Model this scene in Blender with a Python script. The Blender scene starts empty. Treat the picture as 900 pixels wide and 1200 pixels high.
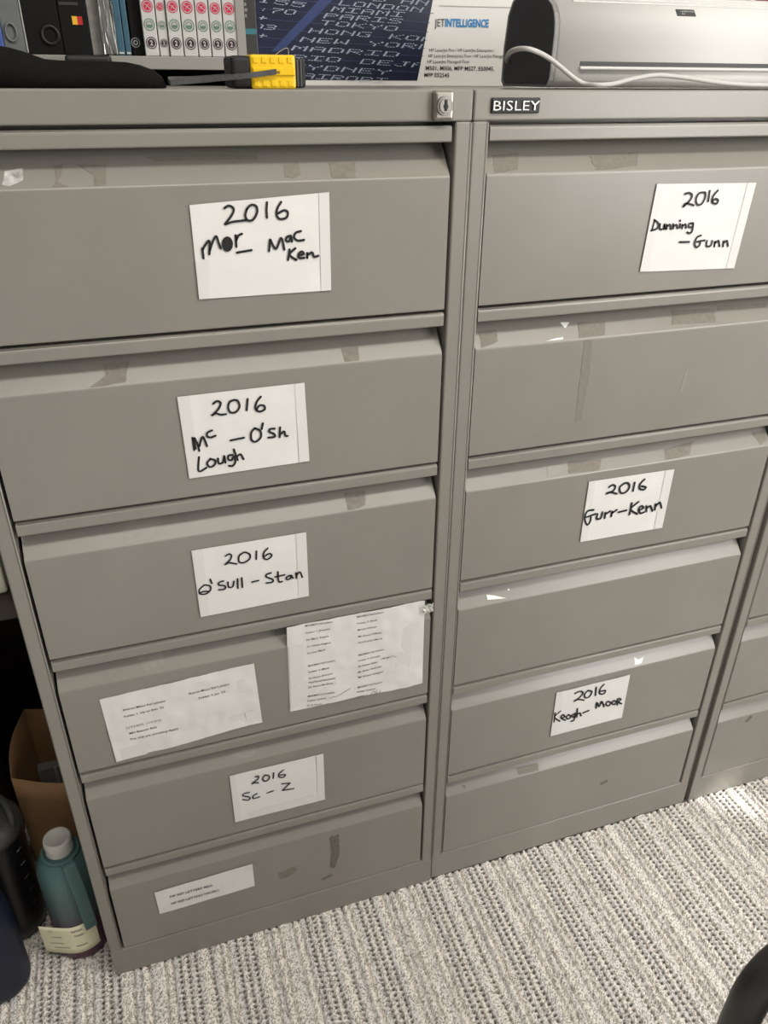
import bpy, bmesh, math, random
import numpy as np
from mathutils import Vector, Matrix, noise
random.seed(7); rng = np.random.default_rng(7)
scene = bpy.context.scene
C = scene.collection

# ------------------------------------------------------------------ camera
CAM = Vector((0.17688, -0.87156, 1.33224)); FPX = 912.56
YAW, PITCH, ROLL = 0.32767, -0.50934, 0.00719
FW = Vector((math.sin(YAW)*math.cos(PITCH), math.cos(YAW)*math.cos(PITCH), math.sin(PITCH)))
_r = Vector((math.cos(YAW), -math.sin(YAW), 0)); _u = _r.cross(FW)
RT = math.cos(ROLL)*_r + math.sin(ROLL)*_u; UP = -math.sin(ROLL)*_r + math.cos(ROLL)*_u
cd = bpy.data.cameras.new('camera'); cam = bpy.data.objects.new('camera', cd); C.objects.link(cam)
cd.sensor_fit = 'VERTICAL'; cd.sensor_height = 36; cd.sensor_width = 27; cd.lens = FPX*36/1200
cd.clip_start = .02
cam.matrix_world = Matrix(((RT.x, UP.x, -FW.x, CAM.x), (RT.y, UP.y, -FW.y, CAM.y), (RT.z, UP.z, -FW.z, CAM.z), (0, 0, 0, 1)))
scene.camera = cam

# ------------------------------------------------------------------ world, light, exposure
w = bpy.data.worlds.new('world'); scene.world = w; w.use_nodes = True
w.node_tree.nodes['Background'].inputs[0].default_value = (1.0, .965, .91, 1)
w.node_tree.nodes['Background'].inputs[1].default_value = .26
def area(name, loc, target, sx, sy, power, col):
    l = bpy.data.lights.new(name, 'AREA'); l.shape = 'RECTANGLE'; l.size = sx; l.size_y = sy; l.energy = power; l.color = col
    o = bpy.data.objects.new(name, l); C.objects.link(o); o.location = loc
    o.rotation_euler = (Vector(target)-Vector(loc)).to_track_quat('-Z', 'Y').to_euler(); return o
area('window_right_offscreen', (2.30, -1.45, 1.5), (1.3, -.75, 1.0), 1.5, 1.25, 72, (1, .975, .94))
area('ceiling_lamp_offscreen', (.9, -1.0, 2.56), (.9, -1.0, 0), 2.2, .3, 34, (1, .95, .86))
sl = bpy.data.lights.new('sun_offscreen', 'SUN'); sl.energy = 6.5; sl.angle = math.radians(1.8); sl.color = (1, .97, .93)
so = bpy.data.objects.new('sun_offscreen', sl); C.objects.link(so)
SUN_D = Vector((-1.125, .845, -1.09)).normalized(); so.rotation_euler = SUN_D.to_track_quat('-Z', 'Y').to_euler()
vs = scene.view_settings
vs.view_transform = 'Standard'; vs.look = 'None'; vs.exposure = -0.12; vs.gamma = 1.0; vs.use_curve_mapping = False

# ------------------------------------------------------------------ helpers
def ray(px, py): return FW + RT*((px-450)/FPX) - UP*((py-600)/FPX)
def at(px, py, y):                       # photo pixel -> point on the plane at depth y
    d = ray(px, py); return CAM + d*((y-CAM.y)/d.y)
def atz(px, py, z):
    d = ray(px, py); return CAM + d*((z-CAM.z)/d.z)
def atp(px, py, p0, n):
    d = ray(px, py); return CAM + d*((Vector(p0)-CAM).dot(n)/d.dot(n))
MATS = {}
def mat(name, col, rough=.5, metal=0, noise_amt=0, scale=40, bump=0, bscale=200, spec=.5, trans=0, alpha=1, ior=1.45, coat=0):
    if name in MATS: return MATS[name]
    m = bpy.data.materials.new(name); m.use_nodes = True; nt = m.node_tree; b = nt.nodes['Principled BSDF']
    b.inputs['Base Color'].default_value = (*col, 1); b.inputs['Roughness'].default_value = rough; b.inputs['Metallic'].default_value = metal
    b.inputs['Specular IOR Level'].default_value = spec; b.inputs['Transmission Weight'].default_value = trans; b.inputs['Alpha'].default_value = alpha
    b.inputs['IOR'].default_value = ior; b.inputs['Coat Weight'].default_value = coat
    tc = nt.nodes.new('ShaderNodeTexCoord')
    if noise_amt:
        n = nt.nodes.new('ShaderNodeTexNoise'); n.inputs['Scale'].default_value = scale; n.inputs['Detail'].default_value = 5
        nt.links.new(tc.outputs['Object'], n.inputs['Vector'])
        r = nt.nodes.new('ShaderNodeValToRGB'); r.color_ramp.elements[0].position = .3; r.color_ramp.elements[1].position = .7
        r.color_ramp.elements[0].color = (*[c*(1-noise_amt) for c in col], 1); r.color_ramp.elements[1].color = (*[min(1, c*(1+noise_amt)) for c in col], 1)
        nt.links.new(n.outputs['Fac'], r.inputs['Fac']); nt.links.new(r.outputs['Color'], b.inputs['Base Color'])
    if bump:
        n2 = nt.nodes.new('ShaderNodeTexNoise'); n2.inputs['Scale'].default_value = bscale; n2.inputs['Detail'].default_value = 4
        nt.links.new(tc.outputs['Object'], n2.inputs['Vector'])
        bp = nt.nodes.new('ShaderNodeBump'); bp.inputs['Strength'].default_value = bump; bp.inputs['Distance'].default_value = .002
        nt.links.new(n2.outputs['Fac'], bp.inputs['Height']); nt.links.new(bp.outputs['Normal'], b.inputs['Normal'])
    MATS[name] = m; return m
def tag(o, label=None, cat=None, group=None, kind=None):
    if label: o['label'] = label
    if cat: o['category'] = cat
    if group: o['group'] = group
    if kind: o['kind'] = kind
    return o
def empty(name, loc, rz=0):
    o = bpy.data.objects.new(name, None); C.objects.link(o); o.location = loc; o.rotation_euler = (0, 0, rz); o.empty_display_size = .02; return o
def link(name, me, m, parent=None, loc=None):
    if m and not me.materials: me.materials.append(m)
    o = bpy.data.objects.new(name, me); C.objects.link(o)
    if parent is not None:
        o.parent = parent
        if loc is not None: o.location = loc
    elif loc is not None: o.location = loc
    return o
def wlink(name, me, m, parent):          # mesh given in world coordinates, under a parent that has no rotation
    p = parent; off = Vector((0, 0, 0))
    while p is not None: off += p.location; p = p.parent
    me.transform(Matrix.Translation(-off)); return link(name, me, m, parent)
class MB:
    def __init__(s): s.bm = bmesh.new()
    def box(s, a, b, bev=0, seg=2, rot=None, piv=None):
        t = bmesh.new(); bmesh.ops.create_cube(t, size=1)
        a = Vector(a); b = Vector(b)
        for v in t.verts: v.co = Vector((a[i]+(v.co[i]+.5)*(b[i]-a[i]) for i in range(3)))
        if bev: bmesh.ops.bevel(t, geom=t.edges[:], offset=bev, segments=seg, profile=.5, affect='EDGES')
        s._add(t, rot, piv); return s
    def _add(s, t, rot=None, piv=None):
        if rot is not None: bmesh.ops.rotate(t, verts=t.verts, cent=piv or (0, 0, 0), matrix=rot)
        bmesh.ops.recalc_face_normals(t, faces=t.faces)
        me = bpy.data.meshes.new('tmp'); t.to_mesh(me); t.free(); s.bm.from_mesh(me); bpy.data.meshes.remove(me)
    def tube(s, pts, r, n=10, closed=False, sub=6):
        P = [Vector(p) for p in pts]
        if sub: P = smooth(P, sub, closed)
        t = bmesh.new(); rings = []; prev = None
        N = len(P)
        for i, p in enumerate(P):
            d = (P[(i+1) % N] if (closed or i < N-1) else p) - (P[i-1] if (closed or i > 0) else p)
            d.normalize()
            if prev is None:
                a = Vector((0, 0, 1)) if abs(d.z) < .9 else Vector((1, 0, 0)); u = d.cross(a).normalized()
            else: u = (prev - d*prev.dot(d)).normalized()
            prev = u; v = d.cross(u); rr = r[i*len(r)//N] if isinstance(r, (list, tuple)) else r
            rings.append([t.verts.new(p+u*math.cos(2*math.pi*k/n)*rr+v*math.sin(2*math.pi*k/n)*rr) for k in range(n)])
        for i in range(N if closed else N-1):
            A = rings[i]; B = rings[(i+1) % N]
            for k in range(n): t.faces.new((A[k], A[(k+1) % n], B[(k+1) % n], B[k]))
        if not closed: t.faces.new(rings[0]); t.faces.new(rings[-1])
        for f in t.faces: f.smooth = len(f.verts) == 4
        s._add(t); return s
    def lathe(s, prof, n=40, cen=(0, 0, 0), smooth_=True):
        t = bmesh.new(); rings = []
        for (r, z) in prof:
            if r < 1e-6: rings.append([t.verts.new((cen[0], cen[1], cen[2]+z))])
            else: rings.append([t.verts.new((cen[0]+r*math.cos(2*math.pi*k/n), cen[1]+r*math.sin(2*math.pi*k/n), cen[2]+z)) for k in range(n)])
        for A, B in zip(rings, rings[1:]):
            for k in range(n):
                q = [A[k % len(A)], A[(k+1) % len(A)], B[(k+1) % len(B)], B[k % len(B)]]
                q = list(dict.fromkeys(q))
                if len(q) > 2: f = t.faces.new(q); f.smooth = smooth_
        s._add(t); return s
    def prism(s, pts, vec):              # closed polygon extruded by vec
        t = bmesh.new(); A = [t.verts.new(p) for p in pts]; B = [t.verts.new(Vector(p)+Vector(vec)) for p in pts]
        n = len(A); t.faces.new(A); t.faces.new(B[::-1])
        for k in range(n): t.faces.new((A[k], A[(k+1) % n], B[(k+1) % n], B[k]))
        s._add(t); return s
    def raw(s, V, F, sm=False):
        t = bmesh.new(); vs_ = [t.verts.new(v) for v in V]
        for f in F:
            q = t.faces.new([vs_[i] for i in f]); q.smooth = sm
        me = bpy.data.meshes.new('tmp'); t.to_mesh(me); t.free(); s.bm.from_mesh(me); bpy.data.meshes.remove(me); return s
    def mesh(s, name):
        me = bpy.data.meshes.new(name); s.bm.to_mesh(me); s.bm.free(); return me
def smooth(P, sub, closed=False):
    out = []; N = len(P)
    if N < 3: return P
    for i in range(N if closed else N-1):
        if closed: p0, p1, p2, p3 = P[i-1], P[i], P[(i+1) % N], P[(i+2) % N]
        else: p0, p1, p2, p3 = P[max(i-1, 0)], P[i], P[i+1], P[min(i+2, N-1)]
        for k in range(sub):
            t = k/sub
            out.append(.5*((2*p1)+(p2-p0)*t+(2*p0-5*p1+4*p2-p3)*t*t+(3*p1-p0-3*p2+p3)*t**3))
    if not closed: out.append(P[-1])
    return out
def ribbon(mb, pts, width, sub=5, off=(0, 0, 0), nrm=Vector((0, -1, 0))):  # flat pen stroke with round ends
    P = [Vector(p) for p in pts]
    P = smooth(P, sub); V = []; F = []; n = len(P)
    for i, p in enumerate(P):
        d = P[min(i+1, n-1)]-P[max(i-1, 0)]
        if d.length < 1e-9: d = Vector((1, 0, 0))
        sd = d.normalized().cross(nrm)*(width/2)
        V += [p+sd, p-sd]
    for i in range(n-1): F.append((2*i, 2*i+1, 2*i+3, 2*i+2))
    for p in (P[0], P[-1]):
        b = len(V); a = nrm.orthogonal().normalized(); c = nrm.cross(a)
        V += [p+(a*math.cos(k*math.pi/4)+c*math.sin(k*math.pi/4))*width/2 for k in range(8)]; F.append(tuple(range(b, b+8)))
    mb.raw([v+Vector(off) for v in V], F)
_txt = {}
def text_data(s, bold=0):
    if (s, bold) in _txt: return _txt[(s, bold)]
    cu = bpy.data.curves.new('t', 'FONT'); cu.body = s; cu.size = 1; cu.resolution_u = 2; cu.offset = bold
    o = bpy.data.objects.new('t', cu); C.objects.link(o); me = bpy.data.meshes.new_from_object(o)
    V = [v.co.copy() for v in me.vertices]; F = [tuple(p.vertices) for p in me.polygons]
    bpy.data.objects.remove(o); bpy.data.curves.remove(cu); bpy.data.meshes.remove(me)
    _txt[(s, bold)] = (V, F); return V, F
def put_text(mb, s, A, B, height, bold=.012, nrm=Vector((0, -1, 0)), depth=0, shear=0):   # baseline A->B in world, cap height
    V, F = text_data(s, bold); x0 = min(v.x for v in V); x1 = max(v.x for v in V)
    A = Vector(A); B = Vector(B); ex = (B-A)/(x1-x0); ey = nrm.cross((B-A).normalized())*(height/.69)
    W_ = [A+ex*(v.x-x0)+ey*v.y+(B-A).normalized()*shear*v.y*height for v in V]
    mb.raw(W_, F)
    if depth:
        n = len(W_); cnt = {}
        for f in F:
            for a, b in zip(f, f[1:]+f[:1]): cnt[frozenset((a, b))] = cnt.get(frozenset((a, b)), []) + [(a, b)]
        E_ = [e[0] for e in cnt.values() if len(e) == 1]
        V2 = []; F2 = []
        for a, b in E_:
            k = len(V2); V2 += [W_[a], W_[b], W_[b]-nrm*depth, W_[a]-nrm*depth]; F2.append((k, k+1, k+2, k+3))
        mb.raw(V2, F2)

# ------------------------------------------------------------------ materials
def paint_material():
    m = bpy.data.materials.new('grey_cabinet_paint'); m.use_nodes = True; nt = m.node_tree; b = nt.nodes['Principled BSDF']
    tc = nt.nodes.new('ShaderNodeTexCoord')
    n = nt.nodes.new('ShaderNodeTexNoise'); n.inputs['Scale'].default_value = 7; n.inputs['Detail'].default_value = 6; n.inputs['Roughness'].default_value = .6
    nt.links.new(tc.outputs['Object'], n.inputs['Vector'])
    r = nt.nodes.new('ShaderNodeValToRGB'); e = r.color_ramp.elements
    e[0].position = .32; e[0].color = (.226, .213, .190, 1); e[1].position = .7; e[1].color = (.246, .233, .208, 1)
    nt.links.new(n.outputs['Fac'], r.inputs['Fac']); nt.links.new(r.outputs['Color'], b.inputs['Base Color'])
    b.inputs['Roughness'].default_value = .32; b.inputs['Specular IOR Level'].default_value = .55
    n2 = nt.nodes.new('ShaderNodeTexNoise'); n2.inputs['Scale'].default_value = 900; nt.links.new(tc.outputs['Object'], n2.inputs['Vector'])
    bp = nt.nodes.new('ShaderNodeBump'); bp.inputs['Strength'].default_value = .05; bp.inputs['Distance'].default_value = .001
    nt.links.new(n2.outputs['Fac'], bp.inputs['Height']); nt.links.new(bp.outputs['Normal'], b.inputs['Normal'])
    MATS['paint'] = m; return m
PAINT = paint_material()
BLACK = mat('black_plastic', (.012, .012, .013), .45)
INK = mat('black_marker_ink', (.012, .012, .013), .6)
PRINT = mat('grey_printer_ink', (.03, .03, .032), .7)
PENCIL = mat('pencil_grey', (.23, .23, .23), .7)
PAPER = mat('white_label_paper', (.72, .71, .70), .55, noise_amt=.03, scale=30)
TAPE = mat('clear_tape_film', (.685, .675, .66), .34, spec=.4)
RESID = mat('tape_residue_grime', (.188, .172, .146), .62, noise_amt=.14, scale=160)
RESID_D = mat('dark_scuff', (.135, .127, .112), .6, noise_amt=.4, scale=300)
CHIP = mat('pale_paper_scrap', (.86, .86, .84), .5)
WHITEWALL = mat('white_wall_paint', (.82, .81, .78), .8, noise_amt=.02, scale=6)
CHROME = mat('worn_nickel', (.36, .34, .31), .36, metal=1)

# ------------------------------------------------------------------ room
CEIL = 2.62
fl = MB().raw([(-2.2, -2.7, -.014), (2.4, -2.7, -.014), (2.4, .7, -.014), (-2.2, .7, -.014)], [(0, 1, 2, 3)]).mesh('floor')
tag(link('floor', fl, mat('carpet_backing', (.33, .31, .29), .95, noise_amt=.3, scale=260)), kind='structure')
wb = MB().box((-2.2, .70, -.014), (2.4, .80, CEIL)).mesh('wall_back')
tag(link('wall_back', wb, WHITEWALL), kind='structure')
tag(link('ceiling', MB().box((-2.2, -2.7, CEIL), (2.5, .8, CEIL+.05)).mesh('ceiling'), WHITEWALL), kind='structure')
# right wall; opening added at its window's lower corner to shape the sun patch
XR = 2.4; T_ = Vector((1.275, -.03, .03)); Hh = T_ - SUN_D*((XR-T_.x)/-SUN_D.x)
gy0, gy1, gz0, gz1 = Hh.y-.06, Hh.y+.06, Hh.z-.06, Hh.z+.06
m_ = MB()
m_.box((XR, -2.7, -.008), (XR+.012, gy0, CEIL)); m_.box((XR, gy1, -.008), (XR+.012, .8, CEIL))
m_.box((XR, gy0, -.008), (XR+.012, gy1, gz0)); m_.box((XR, gy0, gz1), (XR+.012, gy1, CEIL))
tag(link('wall_right', m_.mesh('wall_right'), WHITEWALL), kind='structure')
wf = MB()
for a, b in [((2.33, -2.36, .95), (2.4, -2.3, 2.3)), ((2.33, -.8, .95), (2.4, -.74, 2.3)), ((2.33, -2.3, .95), (2.4, -.8, 1.0)), ((2.33, -2.3, 2.24), (2.4, -.8, 2.3)), ((2.35, -1.57, 1.0), (2.4, -1.53, 2.24))]: wf.box(a, b, .004)
win = tag(link('window_1', wf.mesh('window_frame'), mat('white_upvc', (.8, .8, .79), .35)), kind='structure')
link('pane', MB().box((2.37, -2.3, 1.0), (2.378, gy0-.01, 2.24)).box((2.37, gy0-.01, gz1+.01), (2.378, -.8, 2.24)).mesh('pane'), mat('frosted_glass', (.8, .84, .86), .3, trans=.0), win)
# white cable trunking along the back wall
tr = MB().box((-.3, .668, 1.345), (2.4, .70, 1.445), .003).box((-.3, .664, 1.43), (2.4, .67, 1.45), .002)
tag(link('trim_1', tr.mesh('trim'), mat('white_trunking', (.84, .83, .80), .4)), kind='structure')

# carpet: ribbed loop pile, real relief
def carpet(x0, x1, y0, y1, dx, dy):
    xs = np.arange(x0, x1, dx); ys = np.arange(y0, y1, dy); X, Y = np.meshgrid(xs, ys)
    rows = [(0, 'D'), (13, 'D'), (26, 'D'), (52, 'D2'), (68, 'G'), (81, 'G'), (97, 'D'), (110, 'D'), (123, 'D'), (146, 'G'), (158, 'G'), (172, 'G'), (198, 'G'), (211, 'G')]
    PER = .2237; ph = (X*1.0-.328) % PER
    H = np.zeros_like(X); D = np.zeros_like(X)
    jag = rng.normal(0, 1, X.shape); jag = jag+.6*np.roll(jag, 1, 0); jag = .5*(jag+np.roll(jag, 1, 1))
    wob = .0009*np.sin(Y*2*np.pi/.0091+np.floor(X/.0124)*1.7)+.0006*jag
    for k, (mm, kind) in enumerate(rows):
        c = mm/1000
        d = (ph-c+wob*(1.1 if kind == 'G' else .35)+PER/2) % PER-PER/2
        dot = .5+.5*np.cos(2*np.pi*(Y/.0091+.37*k))
        if kind == 'G': g = np.exp(-(d/.0021)**2)*(.75+.25*dot); dk = np.zeros_like(d)
        else:
            g = np.exp(-(d/.0026)**2)*(.30+.70*dot**1.5); dk = np.exp(-(d/.0029)**2)*np.clip(dot*1.6-.2, .12, 1)*(1.0 if kind == 'D' else .9)
        H -= (.0105 if kind == 'G' else .0060)*g; D = np.maximum(D, dk)
    # each rib is rounded and its loops bead along the row
    band = np.cos(2*np.pi*(Y/.0046+np.floor(ph/.0124)*.5))*.0006
    speck = rng.random(X.shape); H += band + (speck-.5)*.0022; H = np.clip(H, -.0115, .0010)
    # yarn colour: some bands greyer, some creamier
    tone = .5+.5*np.sin((np.floor((X-.328)/.0124))*2.399)
    Vv = np.stack([X.ravel(), Y.ravel(), H.ravel()-.0006], 1)
    nx = len(xs); ny = len(ys); i = np.arange(nx*ny).reshape(ny, nx)
    F = np.stack([i[:-1, :-1].ravel(), i[:-1, 1:].ravel(), i[1:, 1:].ravel(), i[1:, :-1].ravel()], 1)
    return Vv, F, D.ravel(), tone.ravel(), speck.ravel()
def build_carpet():
    Vs = []; Fs = []; Ds = []; Ts = []; Ks = []; o = 0
    for a in [(-.0015, 1.75, -.72, .004, .0019, .0023), (-.50, .0, -.72, .45, .0019, .0023)]:
        V, F, D, T, K = carpet(*a); Ks.append(K); Vs.append(V); Fs.append(F+o); Ds.append(D); Ts.append(T); o += len(V)
    V = np.concatenate(Vs); F = np.concatenate(Fs); D = np.concatenate(Ds); T = np.concatenate(Ts); K = np.concatenate(Ks)
    me = bpy.data.meshes.new('carpet'); me.vertices.add(len(V)); me.vertices.foreach_set('co', V.astype(np.float32).ravel())
    me.loops.add(F.size); me.loops.foreach_set('vertex_index', F.ravel().astype(np.int32))
    me.polygons.add(len(F)); me.polygons.foreach_set('loop_start', np.arange(0, F.size, 4, dtype=np.int32)); me.polygons.foreach_set('loop_total', np.full(len(F), 4, dtype=np.int32))
    me.update(calc_edges=True)
    for nm, arr in (('dark_yarn', D), ('tone', T), ('speck', K)):
        at_ = me.attributes.new(nm, 'FLOAT', 'POINT'); at_.data.foreach_set('value', arr.astype(np.float32))
    m = bpy.data.materials.new('ribbed_carpet'); m.use_nodes = True; nt = m.node_tree; b = nt.nodes['Principled BSDF']; b.inputs['Roughness'].default_value = .95; b.inputs['Specular IOR Level'].default_value = .15
    tc = nt.nodes.new('ShaderNodeTexCoord')
    n = nt.nodes.new('ShaderNodeTexNoise'); n.inputs['Scale'].default_value = 560; n.inputs['Detail'].default_value = 4; nt.links.new(tc.outputs['Object'], n.inputs['Vector'])
    r = nt.nodes.new('ShaderNodeValToRGB'); e = r.color_ramp.elements
    e[0].position = .38; e[0].color = (.30, .272, .25, 1); e[1].position = .58; e[1].color = (1.0, .97, .92, 1)
    x = e.new(.48); x.color = (.78, .74, .69, 1)
    sk = nt.nodes.new('ShaderNodeAttribute'); sk.attribute_name = 'speck'; sm_ = nt.nodes.new('ShaderNodeMath'); sm_.operation = 'MULTIPLY_ADD'; sm_.inputs[1].default_value = .30; sm_.inputs[2].default_value = -.15
    ad = nt.nodes.new('ShaderNodeMath'); nt.links.new(sk.outputs['Fac'], sm_.inputs[0]); nt.links.new(sm_.outputs[0], ad.inputs[0]); nt.links.new(n.outputs['Fac'], ad.inputs[1]); nt.links.new(ad.outputs[0], r.inputs['Fac'])
    r2 = nt.nodes.new('ShaderNodeValToRGB'); e = r2.color_ramp.elements
    e[0].color = (.84, .85, .88, 1); e[1].color = (1.0, .985, .965, 1)
    t = nt.nodes.new('ShaderNodeAttribute'); t.attribute_name = 'tone'; nt.links.new(t.outputs['Fac'], r2.inputs['Fac'])
    mx = nt.nodes.new('ShaderNodeMix'); mx.data_type = 'RGBA'; mx.blend_type = 'MULTIPLY'; mx.inputs[0].default_value = 1
    nt.links.new(r.outputs['Color'], mx.inputs[6]); nt.links.new(r2.outputs['Color'], mx.inputs[7])
    d = nt.nodes.new('ShaderNodeAttribute'); d.attribute_name = 'dark_yarn'
    m2 = nt.nodes.new('ShaderNodeMix'); m2.data_type = 'RGBA'; nt.links.new(d.outputs['Fac'], m2.inputs[0]); nt.links.new(mx.outputs[2], m2.inputs[6]); m2.inputs[7].default_value = (.035, .031, .028, 1)
    nt.links.new(m2.outputs[2], b.inputs['Base Color'])
    tag(link('carpet', me, m), 'striped beige and grey ribbed loop pile carpet', 'carpet', kind='stuff')
build_carpet()

# ------------------------------------------------------------------ filing cabinets
W, H, DEP, ST = .5715, 1.3211, .622, .01895
ZR, ZP, ZT0, PITCHD = 1.2906, .0594, 1.28661, .20434
PX0, PX1 = .0231, .5484
SLA = (.0010, -.0506); SLB = (.0275, -.0205)      # finger-pull slope, (y, z) below the drawer's top
SL_N = Vector((0, -(SLB[1]-SLA[1]), SLB[0]-SLA[0])).normalized()   # faces forward and up
lip_prof = [(.030, 0), (.0040, 0), (.0026, -.0003), (.0013, -.0011), (.0004, -.0024), (0, -.0042), (0, -.0148), (.0004, -.0157), (.0013, -.0163), (.030, -.0163)]
pan_prof = [(.0300, -.0180), SLB, (.0024, -.0490), SLA, (.0004, -.0518), (.0002, -.0535), (.0002, -.1990), (.0006, -.2000), (.0015, -.2005), (.0300, -.2005)]
LIP = MB().prism([(PX0+.0004, y, z) for y, z in lip_prof], (PX1-PX0-.0004, 0, 0)).mesh('handle_lip')
PAN = MB().prism([(PX0, y, z) for y, z in pan_prof], (PX1-PX0, 0, 0)).mesh('drawer')
SIDE = MB().box((0, 0, ZP), (ST, DEP, ZR), .0024, 4).mesh('side_panel')
TOP = MB().box((0, -.0006, ZR), (W, DEP, H), .0022, 3).mesh('top_panel')
PLI = MB().prism([(0, y, z) for y, z in [(.03, 0), (0, 0), (0, ZP-.0005), (.0004, ZP+.0012), (.0014, ZP+.0024), (.0030, ZP+.0030), (.0060, ZP+.0031), (.03, ZP+.0031)]], (W, 0, 0)).box((0, .03, 0), (W, DEP, ZP-.01)).mesh('plinth')
EDGE_PAINT = PAINT  # plain cabinet paint for the beads added to catch edge highlights
VEDGE = MB().tube([(0, 0, ZP+.004), (0, 0, ZR-.001)], .0013, 6, sub=0).mesh('rounded_edge')
LEDGE = MB().tube([(PX0+.002, .0018, -.0013), (PX1-.002, .0018, -.0013)], .0011, 6, sub=0).mesh('rounded_edge')
BCK = MB().box((ST, DEP-.004, ZP), (W-ST, DEP, ZR)).mesh('back_panel')
GAP_BACK = MB().box((ST+.001, .035, ZP), (W-ST-.001, .04, ZR)).mesh('gap_backing_sheet')  # sheet added behind the drawer gaps to make them dark
def cabinet(x, y, label, shift=0):
    r = empty('filing_cabinet', (x, y, 0)); tag(r, label, 'filing cabinet', 'grey steel filing cabinets in a row')
    link('side_panel', SIDE, PAINT, r); link('side_panel', SIDE, PAINT, r, (W-ST, 0, 0))
    link('top_panel', TOP, PAINT, r); link('plinth', PLI, PAINT, r); link('back_panel', BCK, PAINT, r); link('gap_backing', GAP_BACK, PAINT, r)
    link('rounded_edge', VEDGE, EDGE_PAINT, r, (ST-.0009, .0001, 0)); link('rounded_edge', VEDGE, EDGE_PAINT, r, (W-.0007, .0001, 0))
    ds = []
    for k in range(6):
        d = link('drawer', PAN, PAINT, r, (shift, 0, ZT0-k*PITCHD)); link('handle_lip', LIP, PAINT, d); link('rounded_edge', LEDGE, EDGE_PAINT, d); ds.append(d)
    return r, ds
CX = [0, .5743, 1.1576]; CY = [0, .0030, .0020]
cabs = [cabinet(CX[0], CY[0], 'grey steel six-drawer filing cabinet with a silver key lock on its top rail'),
        cabinet(CX[1], CY[1], 'grey steel six-drawer filing cabinet with a black raised-letter name badge under the laminator', -.002),
        cabinet(CX[2], CY[2], 'grey steel filing cabinet without paper labels, standing past a narrow gap from the badged cabinet', -.002)]
# key lock
c0 = cabs[0][0]; lc = at(518.5, 124, -.003); lx, lz = lc.x, lc.z
lk = wlink('key_lock', MB().box((lx-.0115, -.0085, lz-.0145), (lx+.0115, .002, lz+.0145), .0035, 3).mesh('key_lock'), CHROME, c0); lk['label'] = 'worn silver lock plate'
def disc_y(r1, r0, y, x, z, n=28):      # ring facing the camera side
    V = []; F = []
    for k in range(n):
        a = 2*math.pi*k/n; V += [(x+r1*math.cos(a), y, z+r1*math.sin(a)), (x+r0*math.cos(a), y, z+r0*math.sin(a))]
    for k in range(n): F.append((2*k, 2*k+1, (2*k+3) % (2*n), (2*k+2) % (2*n)))
    return V, F
b_ = MB(); rt = Matrix.Rotation(math.pi/2, 3, 'X')
t_ = MB().lathe([(0, .0052), (.0066, .0052), (.0072, .0046), (.0072, .0036), (.0086, .0036), (.0090, .0030), (.0090, 0)], 32, smooth_=False)
me_ = t_.mesh('lock_barrel'); me_.transform(Matrix.Translation((lx, -.0078, lz)) @ rt.to_4x4())
wlink('lock_barrel', me_, mat('bright_nickel', (.45, .43, .40), .30, metal=1), lk)
kh = MB().box((lx-.0014, -.0140, lz-.0046), (lx+.0014, -.0125, lz+.0060), .0004).mesh('keyhole')
kh2 = MB(); V, F = disc_y(.0025, 0, -.0138, lx, lz-.0005); kh2.raw(V, F); wlink('keyhole', kh2.mesh('keyhole'), BLACK, lk); wlink('keyhole', kh, BLACK, lk)
# name badge
c1 = cabs[1][0]; yb = CY[1]-.0035
A = at(577, 129.5, yb); B = at(632, 129.5, yb)
bd = MB().box((A.x-.001, yb+.0005, A.z-.003), (B.x+.0006, yb+.0035, A.z+.0125), .001)
bg = wlink('name_badge', bd.mesh('name_badge'), BLACK, c1); bg['label'] = 'black badge with raised silver capital letters'
bt = MB(); put_text(bt, 'BISLEY', (A.x+.0008, yb-.0014, A.z), (B.x-.0008, yb-.0014, A.z), .0095, -.012, depth=.002)
wlink('raised_lettering', bt.mesh('raised_lettering'), mat('silver_lettering', (.82, .81, .78), .3, metal=.4), bg)

# adhesive residue, chips and scuffs on the drawers
def z0(k): return ZT0-k*PITCHD
def patch(c, k, pts, m, name='tape_residue', face='slope', th=.00035):
    d = cabs[c][1][k]; y_ = CY[c]
    if face == 'slope':
        p0 = Vector((0, y_+SLA[0], z0(k)+SLA[1])); n = SL_N.copy()
        if n.y > 0: n = -n
    elif face == 'lip': p0 = Vector((0, y_, 0)); n = Vector((0, -1, 0))
    else: p0 = Vector((0, y_+.0002, 0)); n = Vector((0, -1, 0))
    P = [atp(px, py, p0, n) for px, py in pts]
    cen = sum(P, Vector())/len(P); Q = []
    for i, p in enumerate(P):                                   # ragged torn edge
        q = P[(i+1) % len(P)]; s = max(1, int((q-p).length/.004))
        for t in range(s):
            v = p.lerp(q, t/s); Q.append(v + (v-cen)*random.uniform(-.05, .05))
    if face == 'slope':
        for i, v in enumerate(Q):                               # keep to the slope itself
            zz = min(max(v.z, z0(k)+SLA[1]+.001), z0(k)+SLB[1]-.001); f = (zz-(z0(k)+SLA[1]))/(SLB[1]-SLA[1])
            Q[i] = Vector((v.x, y_+SLA[0]+f*(SLB[0]-SLA[0]), zz))
    Q = [Vector((min(max(v.x, CX[c]+PX0+.001), CX[c]+PX1-.001), v.y, v.z))+n*th for v in Q]
    wlink(name, MB().prism(Q, -n*(th*.9)).mesh(name), m, d)
def sub(x0, y0, s, pts): return [(x0+x/s, y0+y/s) for x, y in pts]
Z7 = lambda p: sub(0, 130, 3.6375, p)
Z3 = lambda p: sub(540, 340, 2.5, p)
RES2 = mat('pale_tape_residue', (.265, .252, .225), .35, noise_amt=.08, scale=120)
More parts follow.
